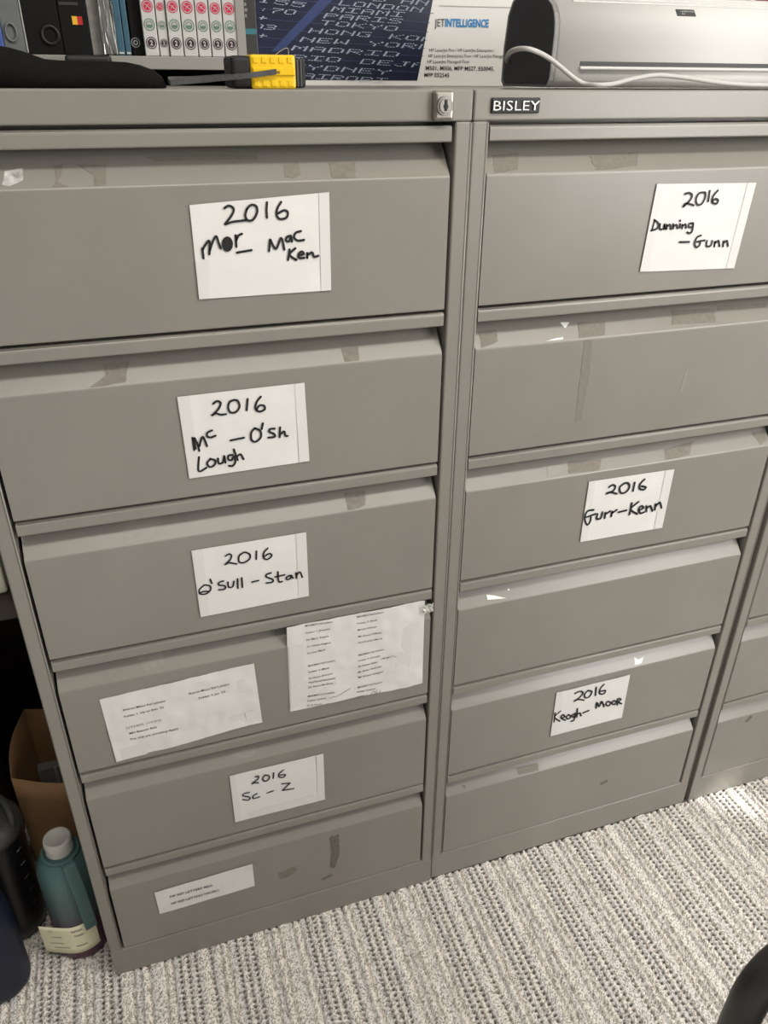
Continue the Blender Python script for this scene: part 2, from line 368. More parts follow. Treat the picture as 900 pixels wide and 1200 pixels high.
patch(0, 0, Z7([(228, 232), (268, 228), (262, 275), (240, 300), (290, 325), (225, 330), (243, 290)]), RESID)
patch(0, 0, Z7([(325, 228), (455, 230), (450, 325), (405, 325), (400, 275), (355, 245)]), RESID)
patch(0, 0, Z7([(20, 258), (95, 245), (100, 295), (40, 322), (10, 315)]), mat('scraped_white', (.46, .455, .44), .6, noise_amt=.4, scale=140), 'scraped_paper')
patch(0, 0, [(333, 193), (350, 190), (352, 204), (344, 209), (334, 207)], RESID); patch(0, 0, [(386, 191), (416, 190), (417, 213), (393, 214), (388, 205)], RESID)
patch(0, 0, [(170, 184), (240, 181), (300, 182), (300, 187), (180, 189)], RESID)
patch(0, 1, Z7([(380, 1180), (450, 1130), (440, 1080), (550, 1070), (535, 1155), (430, 1175)]), RESID); patch(0, 1, [(400, 408), (420, 405), (421, 428), (405, 430)], RESID)
patch(0, 2, [(142, 606), (186, 600), (190, 628), (146, 638)], RES2); patch(0, 2, [(403, 578), (428, 574), (428, 592), (408, 600)], RESID)
patch(0, 3, [(158, 768), (190, 760), (192, 780), (170, 786)], RES2); patch(0, 4, [(270, 880), (300, 873), (298, 886), (274, 891)], RES2)
patch(0, 5, [(386, 981), (397, 978), (398, 1000), (392, 1018), (386, 1016), (388, 1000)], RESID_D, 'scuff', 'panel')
patch(0, 5, [(325, 1024), (345, 1015), (349, 1019), (338, 1028), (328, 1030)], RESID, 'scuff', 'panel'); patch(0, 5, [(376, 1030), (389, 1024), (389, 1026), (378, 1032)], RESID_D, 'scuff', 'panel')
patch(1, 0, [(578, 182), (607, 179), (607, 199), (580, 203)], RESID); patch(1, 0, [(690, 183), (748, 178), (748, 194), (700, 200)], RESID)
patch(1, 1, Z3([(620, 60), (745, 54), (745, 94), (620, 101)]), RESID); patch(1, 1, Z3([(345, 95), (425, 92), (420, 133), (345, 140)]), RESID)
patch(1, 1, Z3([(52, 122), (104, 115), (108, 150), (60, 172)]), RESID); patch(1, 1, Z3([(750, 46), (895, 38), (895, 52), (750, 60)]), RESID)
patch(1, 1, Z3([(290, 95), (318, 94), (306, 112)]), CHIP, 'paper_scrap'); patch(1, 1, Z3([(250, 150), (275, 142), (300, 138), (300, 148), (262, 156)]), CHIP, 'paper_scrap')
patch(1, 1, Z3([(362, 152), (385, 150), (376, 250), (352, 380), (336, 380), (350, 250)]), mat('faint_residue', (.20, .185, .16), .6, noise_amt=.15, scale=300), 'tape_residue', 'panel')
patch(1, 1, Z3([(660, 228), (667, 228), (650, 300), (640, 300)]), RES2, 'scratch', 'panel')
patch(1, 2, Z3([(595, 467), (680, 442), (670, 482), (600, 500)]), RESID); patch(1, 2, Z3([(315, 502), (410, 495), (405, 528), (315, 538)]), RESID)
patch(1, 2, Z3([(850, 418), (893, 408), (896, 440), (878, 452)]), RESID); patch(1, 2, Z3([(250, 515), (300, 512), (310, 535), (255, 545)]), RES2)
patch(1, 3, [(570, 697), (580, 698), (593, 701), (571, 703)], CHIP, 'paper_scrap'); patch(1, 3, [(595, 690), (597, 690), (597, 692), (595, 692)], CHIP, 'paper_scrap')
patch(1, 4, [(743, 770), (748, 773), (754, 770), (752, 777), (744, 779)], CHIP, 'paper_scrap')
patch(1, 5, [(541, 920), (546, 921), (545, 925)], RESID_D, 'scuff'); patch(1, 5, [(605, 900), (630, 894), (632, 903), (608, 908)], RESID)
patch(1, 5, [(702, 918), (712, 914), (712, 916), (704, 920)], RESID_D, 'scuff', 'panel')
patch(2, 5, [(872, 846), (880, 838), (882, 840), (876, 846)], RESID_D, 'scuff', 'panel')

# ------------------------------------------------------------------ paper labels
YP = -.0012
def paper(name, label, corners, yc, nx=26, ny=16, wr=.0005, wavy=0, sag=None):
    """a taped sheet: bilinear over four traced corners, gently cockled, 0.2 mm thick"""
    TL, TR, BR, BL = [at(px, py, yc+YP) for px, py in corners]
    cen = (TL+TR+BR+BL)/4; root_loc = Vector((cen.x, yc, min(BL.z, BR.z)))
    V = []; F = []; sd = random.random()*50
    for j in range(ny+1):
        v = j/ny
        for i in range(nx+1):
            u = i/nx; p = TL.lerp(TR, u).lerp(BL.lerp(BR, u), v)
            if wavy and j == ny: p = p+Vector((0, 0, wavy*math.sin(u*9+sd)))
            hgt = noise.noise(Vector((p.x*26+sd, p.z*26, sd)))*wr + noise.noise(Vector((p.x*70+sd, p.z*50, sd)))*wr*(.5 if wr < .001 else .9)
            V.append(Vector((p.x, p.y+max(-.0008, min(.0007, hgt)), p.z)))
    n1 = len(V); V += [v+Vector((0, .0002, 0)) for v in V[:n1]]
    for j in range(ny):
        for i in range(nx):
            a = j*(nx+1)+i; F.append((a, a+nx+1, a+nx+2, a+1)); F.append((n1+a, n1+a+1, n1+a+nx+2, n1+a+nx+1))
    rim = [i for i in range(nx+1)]+[j*(nx+1)+nx for j in range(1, ny+1)]+[ny*(nx+1)+i for i in range(nx-1, -1, -1)]+[j*(nx+1) for j in range(ny-1, 0, -1)]
    r = empty(name, root_loc); tag(r, label, 'label', 'paper labels taped to the drawers')
    RV = []; RF = []
    for a, b in zip(rim, rim[1:]+rim[:1]): k = len(RV); RV += [V[a], V[b], V[n1+b], V[n1+a]]; RF.append((k, k+1, k+2, k+3))
    wlink('sheet', MB().raw(V, F, True).raw(RV, RF).mesh('sheet'), PAPER, r)
    return r
def tapes(r, yc, quads):                # strips of clear tape over the sheet's edges
    for q in quads:
        P = [at(px, py, yc+YP-.0006) for px, py in q]
        wlink('tape_strip', MB().prism(P, (0, .0001, 0)).mesh('tape_strip'), TAPE, r)
def hand(r, yc, x0, y0, s, strokes, wpx, m=INK, name='handwriting', fill=()):
    mb = MB()
    for st in strokes:
        if name == 'pencil_scribble' and st is not strokes[0]: wlink(name, mb.mesh(name), m, r); mb = MB()
        P = [at(x0+x/s, y0+y/s, yc+YP-.0011) for x, y in st]
        d = (at(x0+(st[0][0]+1)/s, y0+st[0][1]/s, yc) - at(x0+st[0][0]/s, y0+st[0][1]/s, yc)).length
        ribbon(mb, P, wpx*d)
    for (cx, cy, rx, ry) in fill:
        P = [at(x0+(cx+rx*math.cos(a*.4))/s, y0+(cy+ry*math.sin(a*.4))/s, yc+YP-.0011) for a in range(16)]
        mb.raw(P, [tuple(range(16))])
    wlink(name, mb.mesh(name), m, r)
def typed(r, yc, x0, y0, s, lines, hpx, m=PRINT, bold=.0):
    for (txt, a, b) in lines:
        mb = MB(); A = at(x0+a[0]/s, y0+a[1]/s, yc+YP-.0011); B = at(x0+b[0]/s, y0+b[1]/s, yc+YP-.0011)
        h = (at(x0+a[0]/s, y0+(a[1]-hpx)/s, yc) - at(x0+a[0]/s, y0+a[1]/s, yc)).length
        put_text(mb, txt, A, B, h, bold); wlink('printed_line', mb.mesh('printed_line'), m, r)
def cor(x0, y0, s, c): return sub(x0, y0, s, c)

g = (200, 200, 4.0909)
r = paper('paper_label', 'white paper label handwritten 2016 Mor Mac Ken in thick marker', cor(*g, [(90, 165), (760, 103), (770, 573), (137, 617)]), 0)
hand(r, 0, *g, [[(258, 180), (280, 168), (302, 182), (295, 210), (270, 245), (262, 257), (300, 245), (360, 238)], [(365, 185), (385, 165), (410, 170), (415, 200), (395, 235), (370, 238), (358, 215), (365, 185)], [(462, 152), (460, 190), (462, 225)],
 [(530, 150), (512, 180), (508, 212), (525, 232), (555, 225), (562, 200), (545, 190), (515, 205)], [(158, 420), (152, 373)], [(153, 380), (170, 350), (186, 338), (186, 400)], [(187, 385), (200, 345), (218, 314), (230, 345), (240, 372)],
 [(312, 310), (315, 365)], [(315, 335), (325, 312), (342, 303)], [(318, 393), (388, 381)], [(477, 330), (472, 385)], [(478, 332), (505, 375), (530, 322), (545, 378)], [(577, 312), (558, 318), (553, 335), (568, 338), (577, 315), (582, 340)],
 [(625, 290), (600, 298), (592, 320), (610, 335), (640, 332)], [(570, 378), (563, 428)], [(598, 372), (570, 402), (603, 428)], [(612, 408), (638, 400), (630, 388), (615, 398), (615, 418), (640, 418)], [(655, 395), (655, 418)], [(657, 405), (678, 392), (688, 412), (708, 408)]], 11, fill=[(272, 352, 27, 37)])
tapes(r, 0, [sub(*g, [(710, 108), (760, 103), (770, 573), (722, 577)]), sub(*g, [(118, 430), (182, 428), (188, 612), (137, 617)])])

g = (190, 430, 4.7368)
r = paper('paper_label', "white paper label handwritten 2016 McLough to O'Sh on the second drawer", cor(*g, [(82, 167), (790, 87), (818, 523), (150, 620)]), 0)
hand(r, 0, *g, [[(283, 205), (305, 190), (325, 200), (315, 230), (285, 262), (275, 270), (300, 258), (325, 265), (355, 262)], [(400, 183), (375, 195), (367, 225), (380, 252), (410, 250), (430, 220), (420, 188), (400, 183)], [(475, 178), (470, 240)],
 [(548, 165), (525, 195), (518, 230), (540, 248), (570, 235), (565, 215), (540, 215), (525, 235)], [(168, 393), (178, 462)], [(176, 395), (186, 455)], [(180, 395), (195, 425), (207, 466)], [(207, 440), (225, 387), (250, 440)], [(278, 352), (252, 365), (250, 385), (270, 391), (297, 382)], [(380, 408), (455, 393)],
 [(515, 340), (495, 365), (497, 405), (520, 415), (548, 390), (545, 355), (515, 340)], [(560, 313), (553, 345)], [(625, 343), (600, 345), (595, 360), (622, 372), (625, 388), (590, 392)], [(655, 335), (653, 390)], [(655, 375), (678, 358), (684, 380), (697, 383)],
 [(205, 500), (203, 578), (245, 560)], [(268, 510), (250, 535), (265, 555), (290, 545), (295, 520), (268, 510)], [(310, 508), (315, 535), (337, 530), (345, 495)], [(345, 495), (352, 532)], [(392, 488), (370, 492), (367, 512), (385, 518), (400, 495), (406, 530), (390, 550), (372, 548)], [(398, 458), (420, 517)], [(413, 500), (435, 485), (452, 512)]], 12)
tapes(r, 0, [sub(*g, [(735, 94), (790, 88), (818, 522), (762, 531)]), sub(*g, [(84, 168), (150, 160), (215, 611), (152, 619)])])

g = (210, 610, 5.294)
r = paper('paper_label', "white paper label handwritten 2016 O'Sull to Stan on the third drawer", cor(*g, [(75, 188), (788, 73), (805, 468), (133, 600)]), 0, wr=.0003)
hand(r, 0, *g, [[(288, 220), (310, 208), (325, 218), (315, 245), (283, 275), (310, 262), (358, 270)], [(400, 198), (372, 220), (372, 255), (400, 262), (435, 240), (440, 212), (415, 198), (400, 198)], [(480, 190), (478, 240)], [(550, 172), (525, 200), (525, 232), (550, 240), (575, 218), (560, 205), (530, 222)],
 [(155, 400), (125, 430), (130, 455), (165, 455), (195, 430), (190, 405), (155, 400)], [(125, 450), (155, 440), (185, 440)], [(193, 365), (203, 390)], [(275, 375), (247, 385), (247, 400), (283, 405), (283, 425), (245, 430)], [(302, 382), (307, 412), (332, 410), (340, 377)], [(362, 362), (365, 420)], [(388, 355), (393, 415)], [(452, 382), (493, 372)],
 [(570, 325), (542, 335), (542, 350), (580, 365), (578, 382), (540, 388)], [(612, 318), (618, 378), (640, 378)], [(595, 350), (655, 337)], [(690, 340), (668, 350), (668, 365), (690, 360), (695, 340), (706, 358)], [(725, 325), (728, 357)], [(728, 342), (748, 319), (764, 352)]], 11)
tapes(r, 0, [sub(*g, [(725, 84), (788, 74), (805, 467), (742, 481)]), sub(*g, [(77, 189), (145, 178), (190, 588), (134, 599)])])

g = (730, 200, 5.294); y2 = CY[1]
r = paper('paper_label', 'slanted white paper label handwritten 2016 Dunning to Gunn', cor(*g, [(212, 82), (828, 75), (690, 605), (105, 628)]), y2, wr=.0003)
hand(r, y2, *g, [[(385, 145), (410, 138), (430, 150), (420, 180), (375, 225), (387, 205), (410, 205), (440, 215)], [(512, 135), (475, 140), (455, 175), (462, 210), (490, 205), (512, 165), (512, 135)], [(540, 125), (530, 190)], [(590, 122), (560, 160), (555, 195), (580, 205), (592, 185), (575, 175), (555, 190)],
 [(197, 310), (180, 370)], [(175, 372), (210, 360), (222, 330), (195, 305)], [(232, 330), (230, 362), (255, 358), (258, 330), (262, 362)], [(272, 335), (272, 362)], [(275, 345), (293, 335), (298, 362)], [(312, 332), (312, 360)], [(314, 345), (333, 335), (338, 358)], [(355, 330), (352, 355)], [(354, 309), (357, 311)], [(368, 335), (368, 358)], [(370, 345), (388, 332), (392, 355)],
 [(435, 325), (412, 330), (410, 350), (432, 348), (438, 325), (430, 375), (415, 388), (400, 382)], [(352, 443), (412, 442)], [(485, 402), (460, 415), (445, 450), (455, 475), (476, 462), (482, 435)], [(458, 442), (508, 432)], [(522, 435), (520, 468), (545, 465), (555, 435)], [(572, 440), (568, 470)], [(572, 450), (593, 435), (600, 468)], [(625, 438), (622, 470)], [(625, 450), (646, 435), (652, 468)]], 10)
tapes(r, y2, [sub(*g, [(775, 76), (828, 75), (690, 605), (640, 607)]), sub(*g, [(213, 83), (235, 83), (165, 625), (106, 627)])])

g = (630, 530, 3.5278)
r = paper('paper_label', 'slanted white paper label handwritten 2016 Gurr to Kenn', cor(*g, [(212, 122), (566, 70), (515, 312), (175, 372)]), y2, wr=.0003)
hand(r, y2, *g, [[(295, 145), (310, 135), (322, 142), (312, 160), (283, 172), (300, 165), (328, 172)], [(360, 128), (340, 145), (345, 168), (365, 165), (380, 145), (375, 128), (360, 128)], [(402, 125), (395, 160)], [(443, 112), (425, 130), (422, 150), (438, 155), (448, 145), (430, 140)],
 [(232, 238), (205, 245), (195, 275), (205, 300), (218, 285), (220, 268)], [(203, 268), (240, 255)], [(248, 255), (245, 275), (262, 272), (268, 248)], [(280, 250), (278, 272)], [(280, 258), (300, 243)], [(308, 245), (305, 265)], [(308, 252), (328, 238)], [(335, 248), (368, 240)], [(390, 210), (380, 258)], [(418, 205), (385, 235), (412, 255)],
 [(420, 240), (438, 230), (430, 222), (418, 235), (425, 252), (440, 248)], [(450, 222), (450, 245)], [(452, 232), (466, 222), (475, 243)], [(488, 215), (485, 238)], [(488, 225), (505, 207), (512, 230)]], 7.5)
tapes(r, y2, [sub(*g, [(530, 76), (566, 70), (515, 312), (480, 318)]), sub(*g, [(213, 123), (240, 118), (205, 366), (176, 371)])])
r = paper('paper_label', 'small white paper label handwritten 2016 Keogh to Moor', cor(*g, [(78, 995), (383, 920), (348, 1097), (52, 1175)]), y2, wr=.0006)
hand(r, y2, *g, [[(155, 998), (175, 988), (188, 995), (175, 1013), (150, 1030), (170, 1022), (192, 1025)], [(210, 985), (195, 1000), (198, 1015), (215, 1010), (225, 990), (210, 985)], [(243, 972), (240, 1005)], [(275, 960), (258, 980), (258, 998), (275, 998), (280, 985), (262, 988)],
 [(72, 1078), (68, 1115)], [(95, 1070), (70, 1095), (92, 1112)], [(98, 1100), (112, 1093), (105, 1085), (97, 1098), (115, 1108)], [(128, 1085), (118, 1095), (128, 1103), (138, 1092), (128, 1085)], [(155, 1080), (142, 1088), (150, 1095), (157, 1082), (150, 1108), (138, 1112)], [(165, 1060), (162, 1095)], [(163, 1085), (175, 1078), (180, 1090)], [(188, 1078), (212, 1068)],
 [(242, 1058), (245, 1035), (255, 1052), (265, 1030), (275, 1052)], [(290, 1030), (282, 1042), (295, 1048), (302, 1035), (290, 1030)], [(312, 1028), (308, 1040), (320, 1042), (325, 1030), (312, 1028)], [(330, 1045), (332, 1020), (345, 1022), (335, 1032), (347, 1040)]], 6)
tapes(r, y2, [sub(*g, [(79, 996), (105, 989), (80, 1167), (53, 1174)])])

g = (170, 870, 3.913)
r = paper('paper_label', 'white paper label handwritten 2016 Sc to Z on the fifth drawer', cor(*g, [(387, 155), (818, 52), (825, 262), (413, 367)]), 0, wr=.0005)
hand(r, 0, *g, [[(505, 158), (520, 155), (518, 168), (490, 190), (505, 185), (520, 186)], [(550, 150), (540, 165), (548, 178), (565, 172), (570, 155), (550, 150)], [(590, 140), (588, 165)], [(635, 127), (615, 143), (615, 158), (635, 160), (643, 148), (620, 150)],
 [(478, 230), (455, 235), (450, 245), (480, 252), (475, 265), (448, 262)], [(515, 235), (497, 245), (497, 258), (525, 250)], [(560, 232), (588, 222)], [(628, 190), (665, 187)], [(665, 187), (630, 220)], [(630, 220), (682, 212)]], 6.5)
tapes(r, 0, [sub(*g, [(785, 60), (818, 53), (825, 261), (792, 269)]), sub(*g, [(388, 156), (412, 150), (442, 358), (414, 366)]), sub(*g, [(470, 325), (770, 240), (790, 262), (490, 346)])])
r = paper('paper_label', 'narrow white paper strip printed with two lines of capitals on the bottom drawer', cor(*g, [(43, 690), (492, 557), (503, 658), (68, 788)]), 0, wr=.0004)
typed(r, 0, *g, [('NP REF LETTERS MSA', (115, 713), (310, 660)), ('NP REF LETTERS NEURO', (120, 745), (340, 682))], 9, bold=.01)
tapes(r, 0, [sub(*g, [(452, 570), (491, 558), (494, 584), (458, 592)])])

g = (100, 760, 4.0909)
r = paper('paper_label', 'wide creased white paper sheet with printed folder titles and a pencilled line', cor(*g, [(67, 247), (808, 70), (848, 352), (150, 545)]), 0, 40, 24, wr=.0016, wavy=.0015)
typed(r, 0, *g, [('Sharon Mose Ref Letters', (180, 300), (385, 255)), ("Folder 1. Up to Dec '22", (187, 332), (378, 285)), ('MH Beacon Refs', (212, 412), (345, 380)), ('Pre -Op pts (awaiting Appt)', (217, 440), (445, 388)),
 ('Sharon Mose Ref Letters', (495, 222), (690, 175)), ("Folder 2 Jan '23 -", (545, 243), (685, 207))], 9, bold=.01)
mb = MB(); put_text(mb, 'OTHER (+MM)', at(100+195/4.0909, 760+388/4.0909, YP-.0011), at(100+365/4.0909, 760+347/4.0909, YP-.0011), .0037, 0); wlink('pencilled_line', mb.mesh('pencilled_line'), PENCIL, r)
tapes(r, 0, [sub(*g, [(136, 490), (290, 450), (298, 505), (150, 543)]), sub(*g, [(690, 330), (760, 310), (772, 360), (700, 378)]), sub(*g, [(765, 308), (840, 295), (847, 350), (778, 358)]), sub(*g, [(722, 155), (790, 140), (785, 200), (740, 210)])])

g = (320, 690, 4.5)
r = paper('paper_label', 'large creased white paper sheet printed with two columns of folder lists', cor(*g, [(71, 204), (800, 62), (788, 500), (90, 648)]), 0, 40, 34, wr=.0016, wavy=.001)
LT = 'MHI/MSH Ref Letters'
typed(r, 0, *g, [(LT, (170, 200), (315, 178)), ('Folder 1 (Purple)', (172, 238), (300, 215)), ('Dr Mary Angela', (177, 275), (293, 253)), ('Dr Claire Hughes', (180, 310), (305, 287)), ('Dr Joan Maud', (182, 345), (275, 325)),
 (LT, (185, 412), (327, 382)), ('Folder 3 (Blue)', (187, 445), (297, 420)), ('Dr Karen Jermaine', (190, 478), (315, 450)), ('Prof Patrick Doesmann', (190, 500), (327, 475)), ('Dr Fiona McGinty', (187, 525), (318, 500)),
 (LT, (183, 572), (325, 550)), ('Folder (other)', (182, 597), (280, 580)), ('Dr B Power', (180, 622), (260, 610)),
 (LT, (443, 153), (580, 128)), ('Folder 2 (Red)', (445, 188), (550, 168)), ('Mr Joe Wilmer', (447, 222), (550, 203)), ("Ms Sinead O'Brien", (450, 257), (572, 235)), ('Prof Deirdre Morris', (450, 290), (577, 265)),
 (LT, (452, 355), (585, 323)), ('Folder 4 (Purple)', (450, 385), (565, 357)), ('Dr Andrew Nolan', (450, 415), (550, 390)), ('Mr Robin Andrews', (450, 445), (572, 412)), ('Ms Sinead Gallagher', (450, 472), (583, 440)),
 (LT, (447, 525), (577, 495)), ('Folder (other)', (443, 550), (540, 530)), ('( Index )', (430, 578), (495, 562))], 8.5, bold=.008)
hand(r, 0, *g, [[(570, 372), (590, 362), (580, 370), (610, 360), (600, 368), (630, 355), (650, 360)], [(515, 555), (530, 540), (540, 550), (520, 557)], [(545, 535), (548, 550), (560, 548), (566, 535)], [(300, 578), (320, 568), (330, 570), (370, 548), (408, 525)]], 3, PENCIL, 'pencil_scribble')
tapes(r, 0, [sub(*g, [(665, 185), (745, 170), (715, 460), (635, 478)]), sub(*g, [(82, 305), (160, 290), (160, 490), (90, 500)]), sub(*g, [(92, 500), (330, 465), (335, 500), (150, 600), (92, 640)])])
# crumpled clear tape end sticking out past the sheet
tp = MB(); V = []; F = []
P0 = at(495, 712, -.002)
for j in range(7):
    for i in range(7):
        V.append(P0+Vector((i*.0028-.001, -.003-.004*random.random()*(1 if 0 < i < 6 else .4), (3-j)*.0026+random.uniform(-.0006, .0006))))
for j in range(6):
    for i in range(6): F.append((j*7+i, j*7+7+i, j*7+8+i, j*7+1+i))
link_t = wlink('crumpled_tape', tp.raw(V, F).mesh('crumpled_tape'), mat('shiny_clear_tape', (.62, .61, .58), .08, alpha=.75), r)

# ------------------------------------------------------------------ things on top of the cabinets
ZTOP = H
# toner carton
YB = .30
bl = at(303, 96, YB); br_ = at(603, 96, YB); bx0, bx1 = bl.x, br_.x; bz1 = ZTOP+.165; by1 = YB+.19
carton = empty('toner_carton', ((bx0+bx1)/2, YB, ZTOP)); tag(carton, 'toner carton with a dark blue departure board picture and white panel', 'box')
wlink('carton_body', MB().box((bx0, YB, ZTOP), (bx1, by1, bz1), .0012).mesh('carton_body'), mat('white_carton', (.72, .71, .69), .5), carton)
yq = YB-.0004
def bp(px, py, dy=0): return at(px, py, yq-dy)
pl = [Vector((bx0+.002, yq, ZTOP+.007)), Vector((bp(489, 93).x, yq, ZTOP+.007))]
top_x = pl[1].x + (bp(507, 0).x-bp(489, 93).x)*((bz1-.002-ZTOP-.007)/(bp(507, 0).z-bp(489, 93).z))
wlink('printed_picture', MB().prism([pl[0], pl[1], Vector((top_x, yq, bz1-.002)), Vector((bx0+.002, yq, bz1-.002))], (0, .0003, 0)).mesh('printed_picture'), mat('navy_print', (.008, .011, .035), .35, noise_amt=.5, scale=14), carton)
def clipx(v): return v
lm = MB()                                   # blue row lines and the diagonal light streak
for (a, b) in [((303, -4), (508, 16)), ((303, 10), (504, 27)), ((303, 22), (502, 38)), ((303, 33), (500, 48)), ((303, 44), (498, 57)), ((303, 55), (496, 66)), ((303, 66), (494, 76)), ((303, 77), (492, 85))]:
    A = bp(*a, .0003); B = bp(*b, .0003); lm.prism([A, B, B+Vector((0, 0, .0006)), A+Vector((0, 0, .0006))], (0, .0002, 0))
wlink('row_lines', lm.mesh('row_lines'), mat('blue_line_print', (.032, .05, .13), .4), carton)
P = [bp(318, 60, .0002), bp(330, 60, .0002), bp(392, -2, .0002), bp(376, -2, .0002)]
wlink('light_streak', MB().prism(P, (0, .0001, 0)).mesh('light_streak'), mat('blue_streak_print', (.028, .045, .15), .4), carton)
FONT5 = {'A': '01110100011000111111100011000110001', 'B': '11110100011000111110100011000111110', 'C': '01111100001000010000100001000001111', 'D': '11110100011000110001100011000111110', 'E': '11111100001000011110100001000011111',
 'G': '01111100001000010011100011000101111', 'H': '10001100011000111111100011000110001', 'I': '11111001000010000100001000010011111', 'J': '00111000100001000010000101001001100', 'K': '10001100101010011000101001001010001',
 'L': '10000100001000010000100001000011111', 'M': '10001110111010110101100011000110001', 'N': '10001110011010110011100011000110001', 'O': '01110100011000110001100011000101110', 'P': '11110100011000111110100001000010000',
 'R': '11110100011000111110101001001010001', 'S': '01111100001000001110000010000111110', 'T': '11111001000010000100001000010000100', 'W': '10001100011000110101101011101110001', 'Y': '10001100010101000100001000010000100', ' ': '0'*35,
 '1': '00100011000010000100001000010001110', '5': '11111100001111000001000011000101110', '7': '11111000010001000100010000100001000', '0': '01110100011000110001100011000101110', '+': '00000001000010011111001000010000000', '3': '11110000010000101110000010000111110', ':': '00000000000010000000001000000000000', 'F': '11111100001000011110100001000010000'}
dm = MB()
def board(txt, a, b, hpx=5.8, xmax=None):
    n = len(txt)*6-1; V = []; F = []
    for ci, ch in enumerate(txt):
        bits = FONT5.get(ch, '0'*35)
        for q, bit in enumerate(bits):
            if bit != '1': continue
            col = ci*6+q % 5; row = q//5; t = (col+.5)/n
            px = a[0]+(b[0]-a[0])*t+(3-row)*.6; py = a[1]+(b[1]-a[1])*t+(row-3)*hpx/7
            edge = 507-(507-489)*py/93
            if px > edge-1.2 or px < 304.5: continue
            A = bp(px, py, .0006); wx = (b[0]-a[0])/n*.00100*.90; hz = hpx/7*.00100*.70
            k = len(V); V += [A+Vector((-wx/2, 0, -hz/2)), A+Vector((wx/2, 0, -hz/2)), A+Vector((wx/2, 0, hz/2)), A+Vector((-wx/2, 0, hz/2))]; F.append((k, k+1, k+2, k+3))
    dm.raw(V, F)
Q = lambda x, y: (300+x/4.5, y/4.5)
for t, a, b in [('ANC', Q(768, 4), Q(985, 24)), ('S', Q(622, -8), Q(690, -3)), ('LONDON', Q(440, 14), Q(880, 52)), ('MIAMI', Q(400, 47), Q(780, 78)), ('PARIS', Q(360, 82), Q(770, 113)), ('TOKYO', Q(338, 118), Q(748, 152)),
                ('HONG KONG', Q(280, 160), Q(1030, 215)), ('NEW YORK', Q(235, 207), Q(935, 250)), ('MADRID', Q(190, 252), Q(755, 288)), ('RIO DEJANO', Q(190, 300), Q(1080, 357)), ('SYDNEY', Q(180, 348), Q(710, 382)), ('NAIROBI', Q(170, 394), Q(690, 426)),
                ('155', Q(10, -4), Q(260, 28)), ('3:70', Q(-60, 42), Q(210, 66)), ('3+', Q(-60, 88), Q(60, 96)), ('03', Q(-20, 138), Q(105, 146)), ('1+', Q(-60, 182), Q(60, 190))]: board(t, a, b)
wlink('board_lettering', dm.mesh('board_lettering'), mat('pale_blue_print', (.44, .50, .62), .5), carton)
def ptext(txt, a, b, hpx, m, bold):
    A = bp(*a, .0005); B = bp(*b, .0005); mb = MB(); put_text(mb, txt, A, B, hpx*.00103, bold); wlink('printed_line', mb.mesh('printed_line'), m, carton)
BLUEINK = mat('cyan_blue_print', (.012, .22, .52), .4); 
Z8 = lambda x, y: (460+x/5, y/5)
ptext('JET', Z8(246, 155), Z8(306, 155), 8.6, PRINT, .0); ptext('INTELLIGENCE', Z8(308, 155), Z8(563, 159), 8.6, BLUEINK, .035)
ptext('HP LaserJet Pro / HP LaserJet Enterprise /', Z8(216, 303), Z8(597, 304), 3.9, PRINT, .0); ptext('HP LaserJet Enterprise Flow / HP LaserJet Managed /', Z8(210, 336), Z8(672, 338), 3.9, PRINT, .0); ptext('HP LaserJet Managed Flow', Z8(204, 370), Z8(450, 370), 3.9, PRINT, .0)
ptext('M501, M506, MFP M527, E50045,', Z8(194, 410), Z8(595, 414), 4.8, PRINT, .014); ptext('MFP E52545', Z8(186, 450), Z8(332, 452), 4.8, PRINT, .014)
A = bp(*Z8(272, 36), .0004); B = bp(*Z8(695, 46), .0004)
wlink('fold_line', MB().prism([A, B, B+Vector((0, 0, .0008)), A+Vector((0, 0, .0008))], (0, .0002, 0)).mesh('fold_line'), mat('grey_line', (.35, .34, .33), .5), carton)

# laminator
LX0 = at(643, 103, .035).x; LX1 = LX0+.43; LY0 = .035; LDEP = .125
lam = empty('laminator', ((LX0+LX1)/2, LY0+LDEP/2, ZTOP)); tag(lam, 'white laminator with dark end caps and a long black feed slot', 'laminator')
prof = [(.010, .002), (.005, .0045), (.0025, .008), (.0018, .0095), (.0014, .014), (.0010, .020), (.0003, .036), (0, .040), (-.0005, .055), (.001, .066), (.005, .075), (.012, .083), (.024, .090), (.042, .096), (.062, .099), (.090, .098), (.108, .092), (.118, .078), (.124, .045), (.125, .008), (.118, .002)]
WLAM = mat('white_laminator_plastic', (.60, .595, .58), .55, spec=.25)
body = MB().prism([(LX0+.006, LY0+y, ZTOP+z) for y, z in prof], (LX1-LX0-.012, 0, 0)).mesh('body')
for f in body.polygons: f.use_smooth = len(f.vertices) == 4
wlink('body', body, WLAM, lam)
sc = lambda y, z, k: (.0625+(y-.0625)*k, .045+(z-.045)*k)
for xx in (LX0, LX1-.007):
    P = [(xx, LY0+y, ZTOP+z) for y, z in prof]
    ec = wlink('end_cap', MB().prism(P, (.007, 0, 0)).mesh('end_cap'), mat('mid_grey_plastic', (.22, .217, .207), .45), lam)
    xo = xx-.0012 if xx == LX0 else xx+.0072
    P = [(xo, LY0+sc(y, z, .955)[0]-.0045, ZTOP+max(.0025, sc(y, z, .955)[1]+.0012)) for y, z in prof]
    wlink('end_panel', MB().prism(P, (.0012, 0, 0)).mesh('end_panel'), mat('charcoal_plastic', (.032, .032, .034), .5), ec)
za = at(690, 77, LY0).z; zb = at(690, 72, LY0).z; xs = at(680, 74, LY0).x
wlink('feed_slot', MB().box((xs, LY0-.0004, za), (LX1-.03, LY0+.002, zb)).mesh('feed_slot'), BLACK, lam)
